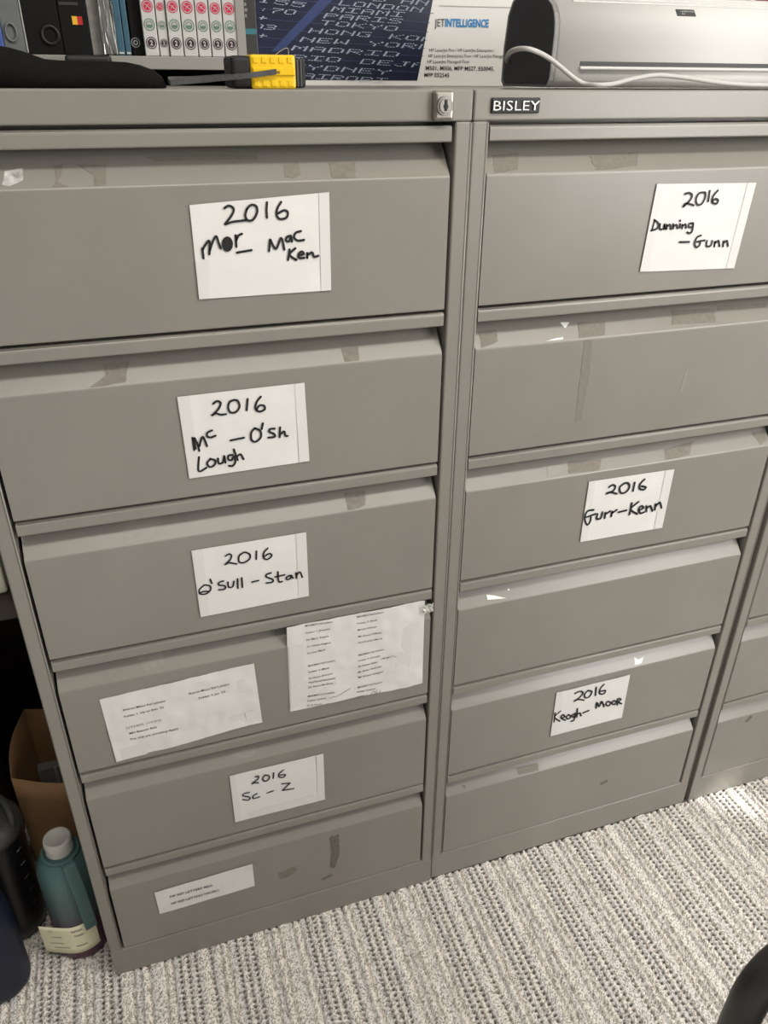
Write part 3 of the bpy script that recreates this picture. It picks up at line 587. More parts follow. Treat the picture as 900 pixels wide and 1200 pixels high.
wlink('slot_lip', MB().box((xs-.001, LY0-.0030, za-.0040), (LX1-.028, LY0+.002, za-.0006), .0012).mesh('slot_lip'), WLAM, lam)
for zz, yy in ((.0868, .0185), (.0905, .0255), (.0934, .0340)):
    wlink('top_ridge', MB().box((LX0+.03, LY0+yy-.0015, ZTOP+zz-.0006), (LX1-.03, LY0+yy+.0025, ZTOP+zz+.0016), .0006).mesh('top_ridge'), WLAM, lam)
a = at(794, 15, LY0+.006); b = at(816, 15, LY0+.006)
zq = ZTOP+.0790; th_ = math.atan2(.007, .008); Rb = Matrix.Rotation(-th_, 3, 'X'); pv = Vector((0, LY0+.0085, zq))
bdg = wlink('badge', MB().box((a.x, pv.y-.0006, zq-.0046), (b.x, pv.y+.001, zq+.0046), .0003, rot=Rb, piv=pv).mesh('badge'), mat('dark_badge', (.05, .05, .052), .4), lam)
tm = MB(); put_text(tm, 'LAMINATOR', (a.x+.006, pv.y-.0009, zq+.0004), (b.x-.002, pv.y-.0009, zq+.0004), .0018, .0); put_text(tm, 'A4', (a.x+.006, pv.y-.0009, zq-.0028), (a.x+.011, pv.y-.0009, zq-.0028), .0018, .0)
bmesh.ops.rotate(tm.bm, verts=tm.bm.verts, cent=pv, matrix=Rb)
wlink('badge_print', tm.mesh('badge_print'), mat('pale_print', (.6, .6, .6), .5), bdg)
# cable
cy_ = LY0-.012
cp = [at(598, 77, .16), at(594, 70, .13), at(597, 62, .07), at(607, 57.5, .03), at(622, 58, .015)] + [at(px, py, cy_) for px, py in [(640, 66), (655, 77), (672, 91), (685, 98)]] + [at(700, 99.5, .012), at(718, 98.5, .012), at(740, 93, .014), at(765, 88.5, .016), at(785, 89, .016), at(810, 92, .016), at(840, 96.5, .015), at(870, 99.2, .014), at(905, 100, .013), at(960, 101, .013)]
lo = ZTOP+.0026
cp = [Vector((p.x, p.y, max(p.z, lo))) for p in cp]
cb = link('power_cable', MB().tube(cp, .0026, 10, sub=5).mesh('power_cable'), mat('white_cable', (.50, .49, .47), .5)); tag(cb, 'thin white power cable curling in front of the laminator', 'cable')

# tape measure
ty0 = .006; ty1 = .062
def tbox(px0, px1, y0, y1, z0_, z1_, bev=.003): a = at(px0, 100, ty0).x; b = at(px1, 100, ty0).x; return MB().box((a, y0, z0_), (b, y1, z1_), bev, 3)
tz = at(322, 64, ty0).z
tmr = empty('tape_measure', (at(320, 100, ty0).x, .035, ZTOP)); tag(tmr, 'yellow and black tape measure lying at the edge of the cabinet top', 'tape measure')
YEL = mat('yellow_plastic', (.78, .50, .012), .35); RUB = mat('black_rubber', (.011, .011, .012), .6)
wlink('case', tbox(295, 347.5, ty0, ty1, ZTOP, tz, .0025).mesh('case'), YEL, tmr)
wlink('rubber_grip', tbox(273, 297, ty0+.002, ty1-.002, ZTOP+.0005, tz-.001, .004).mesh('rubber_grip'), RUB, tmr)
wlink('rubber_grip', tbox(345, 360, ty0+.003, ty1-.003, ZTOP+.001, tz-.003, .003).mesh('rubber_grip'), RUB, tmr)
for px in (349.5, 353.5): wlink('grip_groove', tbox(px, px+1.4, ty0+.0024, ty0+.006, ZTOP+.002, tz-.004, .0002).mesh('grip_groove'), mat('mid_rubber', (.10, .10, .10), .6), tmr)
for k in range(5):
    for zz in (tz-.0075, ZTOP+.0022):
        p0 = 298+k*10; wlink('ridge', tbox(p0, p0+6, ty0-.0007, ty0+.003, zz, zz+.0055, .0006).mesh('ridge'), YEL, tmr)
wlink('centre_band', tbox(297, 346, ty0-.0018, ty0+.003, ZTOP+.0118, tz-.011, .001).mesh('centre_band'), YEL, tmr)
wlink('strap_slot', tbox(320.5, 328.5, ty0-.0022, ty0+.001, ZTOP+.0135, tz-.014, .0003).mesh('strap_slot'), mat('dark_amber', (.22, .12, .006), .6), tmr)
zw = at(330, 62, ty0+.01).z
wl = [(at(324, 63, ty0).x, ty0+.008, tz-.0003), (at(332, 60, ty0).x, ty0+.008, tz+.004), (at(338.5, 57.5, ty0).x, ty0+.008, tz+.006), (at(340, 60, ty0).x, ty0+.008, tz+.0035), (at(340, 63, ty0).x, ty0+.008, tz-.0003)]
wlink('wire_clip', MB().tube(wl, .00045, 6, sub=4).mesh('wire_clip'), CHROME, tmr)
sp = [at(324, 84, ty0-.004), at(310, 86, ty0-.004), at(290, 88.5, ty0-.005), at(265, 91, ty0-.003), at(240, 93.5, ty0), at(215, 95.5, ty0), at(200, 97, ty0)]
sp2 = smooth([Vector(p) for p in sp], 5); V = []; F = []
for p in sp2: V += [p+Vector((0, 0, .0024)), p-Vector((0, 0, .0024)), p+Vector((0, .0014, .0024)), p+Vector((0, .0014, -.0024))]
for i in range(len(sp2)-1):
    a = 4*i; F += [(a, a+1, a+5, a+4), (a+2, a+6, a+7, a+3), (a, a+4, a+6, a+2), (a+1, a+3, a+7, a+5)]
STRAP = mat('grey_woven_strap', (.06, .06, .063), .5, noise_amt=.3, scale=500)
wlink('wrist_strap', MB().raw(V, F).mesh('wrist_strap'), STRAP, tmr)
sp = [at(200, 97, ty0), at(197, 94.5, ty0+.003), at(200, 92.5, ty0+.008), at(225, 92, ty0+.012), at(260, 89.5, ty0+.014), at(272, 88, ty0+.012)]
sp2 = smooth([Vector(p) for p in sp], 5); V = []; F = []
for p in sp2: V += [p+Vector((0, 0, .002)), p-Vector((0, 0, .002)), p+Vector((0, .0012, .002)), p+Vector((0, .0012, -.002))]
for i in range(len(sp2)-1):
    a = 4*i; F += [(a, a+1, a+5, a+4), (a+2, a+6, a+7, a+3), (a, a+4, a+6, a+2), (a+1, a+3, a+7, a+5)]
wlink('wrist_strap', MB().raw(V, F).mesh('wrist_strap'), STRAP, tmr)

# black soft pouch
def pouch():
    yf = .012; prof = [(-60, 50), (0, 53), (20, 56.5), (35, 61), (48, 66), (58, 70), (75, 71.5), (130, 72.5), (152, 73.5), (168, 77), (182, 83), (190, 90), (192, 96)]
    V = []; F = []; ns = 15
    for px, py in prof:
        x = at(px, 103, yf+.03).x; h = max(.004, at(px, py, yf+.03).z-ZTOP)
        for k in range(ns):
            a = -math.pi/2+math.pi*k/(ns-1)             # over the top from front to back
            cx = math.copysign(abs(math.sin(a))**.75, math.sin(a)); cz = abs(math.cos(a))**.55
            V.append((x, yf+.035+.035*cx, ZTOP+.0006+h*cz if k not in (0, ns-1) else ZTOP+.0006))
    n = len(prof)
    for i in range(n-1):
        for k in range(ns-1): a = i*ns+k; F.append((a, a+ns, a+ns+1, a+1))
        F.append((i*ns, i*ns+ns-1, (i+1)*ns+ns-1, (i+1)*ns))
    F.append(tuple(range(ns))); F.append(tuple((n-1)*ns+k for k in range(ns))[::-1])
    o = link('soft_pouch', MB().raw(V, F, True).mesh('soft_pouch'), mat('black_nylon', (.009, .0086, .008), .9, spec=.08, bump=.2, bscale=700))
    tag(o, 'black soft fabric pouch lying along the front edge of the cabinet top', 'pouch')
pouch()
yk = .20; a = at(76, 70, yk); b = at(131, 70, yk)
cs = empty('slim_case', ((a.x+b.x)/2, yk+.02, ZTOP)); tag(cs, 'slim black case with a silver clip standing behind the soft pouch', 'case')
wlink('case_shell', MB().box((a.x, yk, ZTOP), (b.x, yk+.035, at(100, 64, yk).z), .004, 3).mesh('case_shell'), mat('black_leatherette', (.016, .016, .016), .5), cs)
c_ = at(131, 75, yk); wlink('clip', MB().box((c_.x-.0015, yk-.002, c_.z-.006), (c_.x+.0012, yk+.006, c_.z+.001), .0006).mesh('clip'), CHROME, cs)

# low shelf unit with files, books and cartons
YS = .25
sx0 = .03; sx1 = at(290, 70, YS).x; sz0 = at(200, 81.5, YS).z; sz1 = at(200, 66, YS).z; sy1 = YS+.27
shelf = empty('desktop_shelf', ((sx0+sx1)/2, YS, ZTOP)); tag(shelf, 'low pale grey desktop shelf holding files and books on the locked cabinet', 'shelf')
SHW = mat('pale_grey_laminate', (.28, .272, .255), .5)
wlink('shelf_board', MB().box((sx0, YS, sz0), (sx1-.0112, sy1, sz1), .0008).mesh('shelf_board'), SHW, shelf)
wlink('side_panel', MB().box((sx1-.011, YS, ZTOP), (sx1, sy1, ZTOP+.26), .0008).mesh('side_panel'), SHW, shelf)
wlink('side_panel', MB().box((sx0-.011, YS, ZTOP), (sx0, sy1, ZTOP+.26), .0008).mesh('side_panel'), SHW, shelf)
wlink('back_panel', MB().box((sx0, sy1-.004, ZTOP), (sx1-.011, sy1, ZTOP+.26)).mesh('back_panel'), mat('shelf_back', (.2, .2, .19), .7), shelf)
wlink('unseen_shelf_top', MB().box((sx0-.011, YS-.03, ZTOP+.26), (sx1, sy1, ZTOP+.275), .0008).mesh('unseen_shelf_top'), SHW, shelf)  # out-of-view board added to shade the files below
def spine(name, label, cat, px0, px1, m, ht, y=YS+.012, dep=.16, lean=0, group=None, bot=None, bev=.0012):
    """upright book or file on the shelf board; px0..px1 are where its spine stands, lean = tilt of its top in metres"""
    x0 = at(px0, 62, y).x; x1 = at(px1, 62, y).x-.0006; r = empty(name, ((x0+x1)/2, y, sz1)); tag(r, label, cat, group)
    mb = MB().box((x0, y, sz1+.0003), (x1, y+dep, sz1+ht), bev)
    for v in mb.bm.verts: v.co.x += lean*(v.co.z-sz1)/ht
    return r, mb, x0, x1
B1 = mat('blue_board', (.05, .09, .32), .5); G1 = mat('grey_green_board', (.14, .15, .145), .55, noise_amt=.15, scale=30); K1 = mat('black_binder_cloth', (.006, .006, .0065), .7, spec=.2)
r, mb, x0, x1 = spine('document_file', 'blue document file leaning behind the black pouch', 'file', -16, 7, B1, .20, y=YS+.004, lean=0); wlink('cover', mb.mesh('cover'), B1, r); wlink('paper_block', MB().box((x0+.003, YS+.002, sz1+.0005), (x1-.003, YS+.006, sz1+.006), .0005).mesh('paper_block'), PAPER, r)
r, mb, x0, x1 = spine('document_file', 'grey plastic document file next to the blue file', 'file', 7, 33, G1, .21, lean=0); wlink('cover', mb.mesh('cover'), G1, r)
wlink('ring_hole', MB().tube([(x0+.010+.006*math.cos(t), YS+.010, sz1+.022+.009*math.sin(t)) for t in [k*math.pi/6 for k in range(12)]], .0012, 6, closed=True, sub=0).mesh('ring_hole'), mat('dull_steel', (.16, .16, .16), .5), r)
r, mb, x0, x1 = spine('ring_binder', 'black ring binder with a pale spine edge', 'binder', 33, 76, K1, .215, lean=0); wlink('cover', mb.mesh('cover'), K1, r)
wlink('spine_edge', MB().box((x0-.0002, YS+.0108, sz1+.002), (x0+.0010, YS+.0118, sz1+.235)).mesh('spine_edge'), mat('pale_edge', (.45, .44, .42), .5), r)
xx = (x0+x1)/2
t_ = MB().lathe([(.0105, 0), (.0105, .002), (.0075, .002), (.0075, 0)], 24); me_ = t_.mesh('finger_ring'); me_.transform(Matrix.Translation((x1-.012, YS+.0119, sz1+.02)) @ rt.to_4x4()); wlink('finger_ring', me_, mat('black_metal_ring', (.012, .012, .012), .5), r)
r, mb, x0, x1 = spine('ring_binder', 'black ring binder with a small yellow and red sticker', 'binder', 76, 109, K1, .215, lean=0); wlink('cover', mb.mesh('cover'), K1, r)
zs = at(90, 24, YS+.011).z; s0 = at(84.5, 24, YS+.011).x; s1 = at(96.5, 24, YS+.011).x; sm = (s0+s1)/2
wlink('sticker', MB().box((s0, YS+.0108, zs-.0042), (sm, YS+.0122, zs+.0042)).mesh('sticker'), mat('sticker_yellow', (.75, .42, .03), .5), r); wlink('sticker', MB().box((sm, YS+.0108, zs-.0042), (s1, YS+.0122, zs+.0042)).mesh('sticker'), mat('sticker_red', (.45, .02, .02), .5), r)
wlink('spine_band', MB().box((x0+.002, YS+.0112, zs+.015), (x1-.008, YS+.0124, zs+.018)).mesh('spine_band'), mat('band_grey', (.04, .04, .04), .4), r)
r, mb, x0, x1 = spine('paper_stack', 'bundle of grey cardboard folders leaning beside the stickered binder', 'folders', 109, 123, G1, .22, lean=0)
wlink('folder_bundle', mb.mesh('folder_bundle'), mat('grey_card', (.20, .195, .18), .7, noise_amt=.25, scale=90), r)
r, mb, x0, x1 = spine('wrapped_pack', 'pack in crinkled shiny clear plastic wrap', 'package', 122.5, 139, K1, .19, y=YS+.006, lean=0)
bmesh.ops.subdivide_edges(mb.bm, edges=mb.bm.edges[:], cuts=7, use_grid_fill=True)
for v in mb.bm.verts: v.co += Vector((random.uniform(-.0012, .0012), random.uniform(-.003, .001) if v.co.y < YS+.1 else 0, 0))
wlink('plastic_wrap', mb.mesh('plastic_wrap'), mat('crinkled_silver_wrap', (.42, .42, .41), .12, metal=.75), r)
T1 = mat('teal_cover', (.035, .10, .15), .5, noise_amt=.15, scale=40)
for i, (a, b) in enumerate([(139, 146), (147.6, 153.5)]):
    r, mb, x0, x1 = spine('slim_book', 'slim teal blue paperback standing beside the '+('wrapped pack', 'slim black book')[i], 'book', a, b+1.5, T1, .185-.004*i, lean=0, group='slim teal books'); wlink('cover', mb.mesh('cover'), T1, r)
    wlink('page_block', MB().box((x0+.0012, YS+.0114, sz1+.002), (x1-.0012, YS+.0121, sz1+.004)).mesh('page_block'), mat('page_edge', (.5, .48, .42), .8), r)
r, mb, x0, x1 = spine('slim_book', 'slim black book with a pale round emblem at its foot', 'book', 156, 170, K1, .20, lean=0); wlink('cover', mb.mesh('cover'), K1, r)
V, F = disc_y(.0052, .0043, YS+.0113, x1-.009, sz1+.014); wlink('emblem', MB().raw(V, F).mesh('emblem'), mat('emblem_grey', (.25, .25, .25), .5), r)
V, F = disc_y(.0028, .0014, YS+.0113, x1-.009, sz1+.014); wlink('emblem', MB().raw(V, F).mesh('emblem'), MATS['emblem_grey'], r)
# seven narrow cartons with round pictograms
RED = mat('pictogram_red', (.52, .02, .07), .5); GRN = mat('pictogram_green', (.10, .20, .13), .5); PLUM = mat('pictogram_plum', (.035, .012, .022), .5); CART = mat('white_carton_gloss', (.52, .51, .50), .4)
spots = [(171, 187.5, 0), (188, 199.5, .003), (200, 216, 0), (216.5, 233, 0), (233.5, 248.5, .002), (249, 264, .002), (264.5, 280.2, .001)]
NB = ['beside the slim black book', 'narrowest of its row, set slightly back', None, None, None, None, 'against the side panel of the shelf']
for i, (a, b, back) in enumerate(spots):
    lean = 0; y = YS+.001+back; dep = .12
    x0 = at(a, 62, y).x; x1 = at(b, 62, y).x-.0007; zb = sz1+.0002; ht = .17
    r = empty('narrow_carton', ((x0+x1)/2, y, zb)); tag(r, 'narrow white carton with a column of round pictograms, '+(NB[i] or 'between two like it on the shelf'), 'carton', 'narrow pictogram cartons on the shelf')
    yy = max(y, YS+.001)
    mb = MB().box((x0, yy, zb), (x1, yy+dep, zb+ht), .0008)
    for v in mb.bm.verts: v.co.x += lean*(v.co.z-zb)/.1
    wlink('carton_body', mb.mesh('carton_body'), CART, r)
    rr = (x1-x0)*.40
    for k in range(7):
        zc = zb+.0135+k*.0186; xc = (x0+x1)/2+lean*(zc-zb)/.1; m = PLUM if k == 0 else GRN if k == 1 else RED
        ic = MB(); V, F = disc_y(rr, rr*.86, yy-.0005, xc, zc, 22); ic.raw(V, F)
        if k == 1:
            V, F = disc_y(rr*.62, rr*.5, yy-.0005, xc, zc, 18); ic.raw(V, F); ic.raw([(xc-rr*.45, yy-.0005, zc-rr*.4), (xc+rr*.45, yy-.0005, zc-rr*.4), (xc+rr*.45, yy-.0005, zc), (xc-rr*.45, yy-.0005, zc)], [(0, 1, 2, 3)])
        else:
            V, F = disc_y(rr*.70, 0, yy-.0004, xc, zc, 18); ic.raw(V, F)
        wlink('pictogram', ic.mesh('pictogram'), m, r)
        gl = MB()
        if k == 0: put_text(gl, '2', (xc-rr*.25, yy-.0008, zc-rr*.4), (xc+rr*.25, yy-.0008, zc-rr*.4), rr*.8, .03)
        elif k in (2, ): ribbon(gl, [(xc-rr*.55, yy-.0008, zc+rr*.4), (xc+rr*.55, yy-.0008, zc-rr*.4)], rr*.10); ribbon(gl, [(xc-rr*.3, yy-.0008, zc-rr*.3), (xc, yy-.0008, zc+rr*.1), (xc+rr*.35, yy-.0008, zc+rr*.25)], rr*.08)
        elif k > 2: ribbon(gl, [(xc-rr*.2, yy-.0008, zc-rr*.05), (xc-rr*.2, yy-.0008, zc+rr*.45), (xc+rr*.25, yy-.0008, zc+rr*.35), (xc, yy-.0008, zc+rr*.05)], rr*.10); ribbon(gl, [(xc-rr*.45, yy-.0008, zc-rr*.4), (xc+rr*.45, yy-.0008, zc-rr*.4)], rr*.10)
        else: ribbon(gl, [(xc-rr*.3, yy-.0008, zc+rr*.2), (xc+rr*.3, yy-.0008, zc+rr*.2)], rr*.10)
        wlink('pictogram_glyph', gl.mesh('pictogram_glyph'), CART, r)
# dark boxed item between the shelf and the toner carton
yd = YS+.02; x0 = sx1+.001; x1 = at(303, 70, yd).x
r = empty('slim_box', ((x0+x1)/2, yd, ZTOP)); tag(r, 'slim dark box with a teal print squeezed between shelf and toner carton', 'box')
wlink('box_body', MB().box((x0, yd, ZTOP), (x1, yd+.14, ZTOP+.22), .0008).mesh('box_body'), mat('dark_box_card', (.035, .034, .032), .45), r)
za_ = at(297, 37, yd).z; wlink('print_patch', MB().box((x0+.002, yd-.0003, za_-.003), (x1-.0005, yd+.0005, za_+.003)).mesh('print_patch'), mat('teal_print', (.03, .16, .20), .5), r)
for k in range(6): zt_ = ZTOP+.075+k*.006; wlink('print_mark', MB().box((x0+.003, yd-.0003, zt_), (x0+.0055+.001*(k % 2), yd+.0005, zt_+.0035)).mesh('print_mark'), mat('pale_mark', (.22, .22, .22), .6), r)
# red poster on the back wall
a = at(845, 3, .668); b = at(960, 3, .668)
po = empty('wall_poster', ((a.x+b.x)/2, .694, a.z-.004)); tag(po, 'dark red poster with white shapes on the wall behind the laminator', 'poster')
a0 = at(845, 3, .699); b0 = at(960, 3, .699)
wlink('sheet', MB().box((a0.x, .6975, max(a0.z-.002, 1.452)), (b0.x, .6995, a0.z+.30)).mesh('sheet'), mat('dark_red_print', (.18, .02, .025), .5), po)
for px in (866, 882):
    q = at(px, 0, .697); wlink('white_shape', MB().box((q.x-.006, .6966, q.z-.004), (q.x+.006, .6976, q.z+.05)).mesh('white_shape'), PAPER, po)

# ------------------------------------------------------------------ left of the cabinets
desk = empty('desk', (-.62, .40, 0)); tag(desk, 'dark brown desk standing against the left side of the locked cabinet', 'desk')
DK = mat('dark_walnut', (.045, .033, .026), .5, noise_amt=.3, scale=20)
wlink('desktop', MB().box((-1.30, .075, .70), (-.012, .69, .727), .002).mesh('desktop'), DK, desk)
wlink('side_panel', MB().box((-1.29, .10, 0), (-1.265, .68, .70), .001).mesh('side_panel'), DK, desk)
wlink('modesty_panel', MB().box((-1.265, .56, .03), (-.05, .58, .70), .001).mesh('modesty_panel'), DK, desk)
wlink('leg', MB().box((-.05, .56, 0), (-.014, .66, .70), .001).mesh('leg'), DK, desk)
wlink('added_pedestal', MB().box((-.62, .245, 0), (-.165, .555, .69), .002).mesh('added_pedestal'), DK, desk)  # invented unit, added to block light and view under the desk
wlink('brace', MB().box((-.30, .47, .25), (-.27, .50, .72), .001, rot=Matrix.Rotation(-.35, 3, 'Y'), piv=(-.28, .48, .5)).mesh('brace'), DK, desk)
p = at(9, 693, .10)
ft = empty('file_tray', (-.12, .2, .727)); tag(ft, 'cream file box standing on the dark desk beside the cabinet', 'file box')
CRM = mat('cream_card', (.86, .85, .70), .5)
wlink('box_body', MB().box((-.24, .098, .727), (p.x, .34, .98), .004, 3).mesh('box_body'), CRM, ft); wlink('lid', MB().box((-.243, .0955, .955), (p.x+.001, .343, .985), .003).mesh('lid'), CRM, ft)
# kraft paper bag with grey folders
def bag():
    r = empty('paper_bag', (-.075, .24, 0)); tag(r, 'open brown kraft paper bag standing behind the teal bottle', 'bag')
    KR = mat('kraft_paper', (.30, .175, .082), .75, noise_amt=.12, scale=25, bump=.25, bscale=60)
    A, B = Vector((-.118, .205)), Vector((-.012, .172)); Cc, D = Vector((-.004, .300)), Vector((-.098, .335))
    def wall(name, a, b, h0, h1, bow=(0, 0), z0_=.001):
        V = []; F = []; n = 8; m_ = 6; nn = Vector((-(b-a).y, (b-a).x)).normalized()
        for j in range(m_+1):
            for i in range(n+1):
                u = i/n; v = j/m_; q = a.lerp(b, u) + nn*(bow[0]*math.sin(math.pi*u)*v) + nn*bow[1]*noise.noise(Vector((u*4, v*4, h0*9)))
                V.append(Vector((q.x, q.y, z0_+(h0+(h1-h0)*u-z0_)*v)))
        k = len(V); V += [v+Vector((nn.x, nn.y, 0))*.0008 for v in V]
        for j in range(m_):
            for i in range(n): q = j*(n+1)+i; F += [(q, q+1, q+n+2, q+n+1), (k+q, k+q+n+1, k+q+n+2, k+q+1)]
        top = m_*(n+1)
        for i in range(n): F.append((top+i, top+i+1, k+top+i+1, k+top+i))
        wlink(name, MB().raw(V, F, True).mesh(name), KR, r)
    wall('front_panel', A, B, .297, .283, (-.004, .002)); wall('side_panel', D, A, .33, .297, (-.012, .002)); wall('back_panel', Cc, D, .335, .33, (0, .002)); wall('side_panel', B, Cc, .283, .335, (-.004, .001))
    wlink('bottom', MB().prism([(A.x, A.y, .001), (B.x, B.y, .001), (Cc.x, Cc.y, .001), (D.x, D.y, .001)], (0, 0, .0015)).mesh('bottom'), KR, r)
    f = empty('document_folder', (-.06, .27, .003)); tag(f, 'grey folder with a pale spine standing inside the brown paper bag', 'folder')
    wlink('cover', MB().box((-.085, .245, .003), (-.012, .262, .262), .001).mesh('cover'), mat('grey_folder', (.16, .155, .145), .6), f)
    wlink('spine', MB().box((-.058, .2438, .003), (-.054, .2455, .262)).mesh('spine'), mat('pale_spine', (.32, .31, .29), .6), f)
bag()
# teal drinks bottle with sticky note
bx, by = -.0490, .088
bo = empty('drinks_bottle', (bx, by, 0)); tag(bo, 'teal to plum frosted drinks bottle with white cap and yellow sticky note', 'bottle')
def bottle_mat():
    m = bpy.data.materials.new('teal_plum_frosted'); m.use_nodes = True; nt = m.node_tree; b = nt.nodes['Principled BSDF']; b.inputs['Roughness'].default_value = .42
    tc = nt.nodes.new('ShaderNodeTexCoord'); sx = nt.nodes.new('ShaderNodeSeparateXYZ'); nt.links.new(tc.outputs['Object'], sx.inputs[0])
    mr = nt.nodes.new('ShaderNodeMapRange'); mr.inputs[1].default_value = 0; mr.inputs[2].default_value = .25; nt.links.new(sx.outputs['Z'], mr.inputs[0])
    r = nt.nodes.new('ShaderNodeValToRGB'); e = r.color_ramp.elements; e[0].position = .1; e[0].color = (.085, .022, .045, 1); e[1].position = .75; e[1].color = (.085, .165, .162, 1)
    x = e.new(.30); x.color = (.09, .035, .06, 1); x = e.new(.48); x.color = (.065, .105, .112, 1)
    nt.links.new(mr.outputs[0], r.inputs['Fac']); nt.links.new(r.outputs['Color'], b.inputs['Base Color']); return m
wlink('bottle_body', MB().lathe([(0, .0012), (.038, .0012), (.0425, .005), (.0435, .012), (.0435, .190), (.0425, .202), (.039, .214), (.033, .223), (.026, .229), (.0210, .232), (.0200, .242), (0, .242)], 48, (bx, by, 0)).mesh('bottle_body'), bottle_mat(), bo)
CAPM = mat('offwhite_cap', (.62, .61, .58), .45)
cp_ = wlink('cap', MB().lathe([(.0205, .234), (.0216, .235), (.0216, .238), (.0210, .240), (.0216, .242), (.0216, .259), (.0207, .2622), (.0188, .2632), (.0165, .2618), (.0150, .2595), (0, .2595)], 40, (bx, by, 0)).mesh('cap'), CAPM, bo)
TEALS = mat('teal_silicone', (.09, .17, .165), .55)
wlink('strap_collar', MB().lathe([(.0255, .2275), (.0300, .2290), (.0300, .2335), (.0255, .2335), (.0255, .2275)], 40, (bx, by, 0)).mesh('strap_collar'), TEALS, bo)
sp = [(bx+.010, by-.028, .233), (bx+.014, by-.036, .231), (bx+.017, by-.043, .216), (bx+.020, by-.047, .185), (bx+.022, by-.048, .14), (bx+.023, by-.046, .095), (bx+.023, by-.042, .080)]
P = smooth([Vector(p) for p in sp], 5); V = []; F = []
wd = Vector((.93, .37, 0))*.0095; th = Vector((.37, -.93, 0))*.0022
for p in P: V += [p-wd, p+wd, p+wd+th, p-wd+th]
for i in range(len(P)-1):
    a = 4*i
    for k in range(4): F.append((a+k, a+(k+1) % 4, a+4+(k+1) % 4, a+4+k))
F += [(0, 1, 2, 3), tuple(len(V)-4+k for k in range(4))[::-1]]
wlink('carry_strap', MB().raw(V, F).mesh('carry_strap'), TEALS, bo)
# sticky note wraps the lower front of the bottle and stands off at its left end
nt_ = empty('sticky_note', (bx-.02, by-.045, .05)); tag(nt_, 'pale yellow sticky note with scribbled writing stuck on the teal bottle', 'note')
def notep(u, v, off=0):                 # u 0..1 left to right, v 0..1 bottom to top
    a0 = math.radians(-112); R_ = .0448+off
    L = .096; s = (u-.50)*L
    if s > 0: a = a0+s/R_; p = Vector((bx+R_*math.cos(a), by+R_*math.sin(a)))
    else:
        p = Vector((bx+R_*math.cos(a0), by+R_*math.sin(a0))); t = Vector((math.sin(a0), -math.cos(a0))); k = -s
        p = p + t*k + Vector((math.cos(a0), math.sin(a0)))*(-k*k*1.0)
    return Vector((p.x, p.y, .020+.070*v+.006*u))
V = []; F = []; nu, nv = 16, 6
for j in range(nv+1):
    for i in range(nu+1): V.append(notep(i/nu, j/nv))
k = len(V); V += [notep(i/nu, j/nv, -.0003) for j in range(nv+1) for i in range(nu+1)]
for j in range(nv):
    for i in range(nu): a = j*(nu+1)+i; F += [(a, a+1, a+nu+2, a+nu+1), (k+a, k+a+nu+1, k+a+nu+2, k+a+1)]
for i in range(nu): F += [(i, k+i, k+i+1, i+1), (nv*(nu+1)+i, nv*(nu+1)+i+1, k+nv*(nu+1)+i+1, k+nv*(nu+1)+i)]
wlink('note_sheet', MB().raw(V, F, True).mesh('note_sheet'), mat('pale_yellow_paper', (.86, .83, .60), .7), nt_)
wr_ = MB()
for (u, v, n) in [(.16, .84, 3), (.20, .64, 6), (.14, .40, 8), (.20, .24, 9), (.58, .84, 6), (.62, .66, 5), (.60, .28, 6)]:
    P = []
    for i in range(n*3): P.append(notep(min(.98, u+i*.011), v+.045*math.sin(i*2.1)*random.uniform(.4, 1), .0006))
    nn = (P[len(P)//2]-Vector((bx, by, P[0].z))).normalized(); ribbon(wr_, P, .0007, 3, nrm=nn)
wlink('scribble', wr_.mesh('scribble'), PRINT, nt_)
# black shaker bottle with grey lid
kx, ky = -.160, .155
sb = empty('shaker_bottle', (kx, ky, 0)); tag(sb, 'black shaker bottle with pale measuring ticks and a dark grey lid', 'bottle')
wlink('bottle_body', MB().lathe([(0, .0012), (.040, .0012), (.044, .006), (.046, .03), (.050, .235), (.050, .24), (0, .24)], 40, (kx, ky, 0)).mesh('bottle_body'), mat('gloss_black', (.008, .008, .009), .3), sb)
ld = wlink('lid', MB().lathe([(.050, .238), (.053, .239), (.0535, .252), (.051, .262), (.044, .268), (.030, .271), (0, .272)], 40, (kx, ky, 0)).mesh('lid'), mat('dark_grey_lid', (.06, .062, .062), .5), sb)
wlink('carry_loop', MB().tube([(kx+.042, ky-.02, .262), (kx+.044, ky-.018, .282), (kx+.030, ky+.012, .292), (kx+.005, ky+.032, .286), (kx-.005, ky+.038, .266)], .0055, 8).mesh('carry_loop'), MATS['dark_grey_lid'], ld)
for k in range(5):
    zz = .075+k*.034; a0 = math.radians(-38); R_ = .046+(zz-.03)/.205*.004+.0004
    P = [Vector((kx+R_*math.cos(a0+t*.07), ky+R_*math.sin(a0+t*.07), zz)) for t in range(4)]
    mb = MB(); ribbon(mb, P, .0009, 2, nrm=Vector((math.cos(a0), math.sin(a0), 0))); wlink('measuring_tick', mb.mesh('measuring_tick'), mat('pale_tick', (.5, .5, .5), .6), sb)
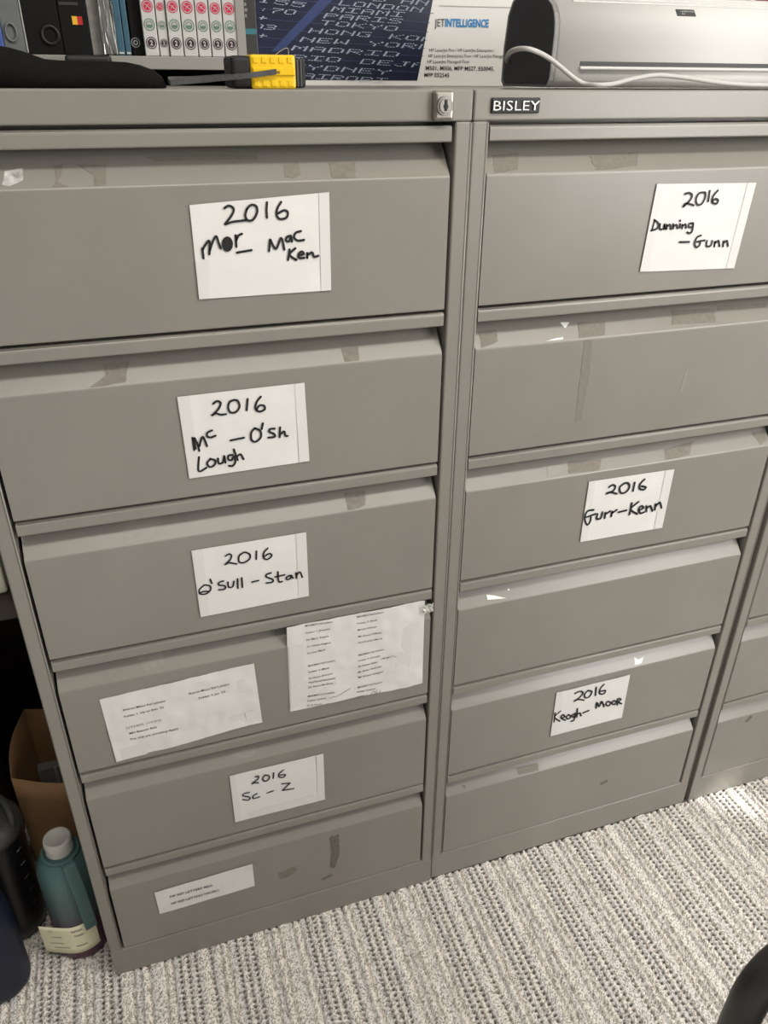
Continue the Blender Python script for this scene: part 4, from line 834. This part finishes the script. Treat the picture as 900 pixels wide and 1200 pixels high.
# navy flask
nx_, ny_ = -.182, .052
nb = empty('drinks_flask', (nx_, ny_, 0)); tag(nb, 'matt navy blue drinks flask standing at the corner of the desk', 'flask')
wlink('flask_body', MB().lathe([(0, .0012), (.040, .0012), (.0455, .006), (.0465, .014), (.0465, .165), (.045, .180), (.040, .194), (.033, .203), (.026, .208), (.025, .216), (0, .216)], 48, (nx_, ny_, 0)).mesh('flask_body'), mat('matt_navy', (.006, .0085, .024), .45), nb)
wlink('screw_cap', MB().lathe([(.026, .217), (.028, .218), (.028, .245), (.026, .248), (0, .248)], 36, (nx_, ny_, 0)).mesh('screw_cap'), mat('navy_cap', (.008, .010, .026), .5), nb)

# ------------------------------------------------------------------ chair at the right
ch = empty('armchair', (.86, -.84, 0)); tag(ch, 'black office chair with rounded tubular armrests standing on the carpet', 'chair')
CHB = mat('black_chair_plastic', (.028, .026, .026), .38)
for yy in (-.592, -1.10):
    wlink('arm_frame', MB().tube([(.632, yy, .001), (.632, yy, .20), (.632, yy, .42), (.632, yy, .55), (.637, yy, .605), (.659, yy, .638), (.70, yy, .650), (.85, yy, .652), (1.0, yy, .652), (1.08, yy, .652)], .0165, 16, sub=5).mesh('arm_frame'), CHB, ch)
    wlink('rear_leg', MB().tube([(1.14, yy, .001), (1.10, yy, .40), (1.08, yy, .652), (1.10, yy, .92)], .0125, 12, sub=5).mesh('rear_leg'), CHB, ch)
wlink('seat', MB().box((.66, -1.085, .425), (1.10, -.607, .475), .02, 4).mesh('seat'), mat('charcoal_fabric', (.03, .03, .032), .9, bump=.3, bscale=500), ch)
wlink('backrest', MB().box((1.075, -1.085, .58), (1.11, -.607, .92), .014, 4, rot=Matrix.Rotation(.06, 3, 'Y'), piv=(1.09, -.85, .6)).mesh('backrest'), MATS['charcoal_fabric'], ch)
wlink('cross_rail', MB().tube([(.632, -1.10, .41), (.632, -.592, .41)], .01, 10, sub=0).mesh('cross_rail'), CHB, ch)
wlink('cross_rail', MB().tube([(1.10, -1.10, .41), (1.10, -.592, .41)], .01, 10, sub=0).mesh('cross_rail'), CHB, ch)
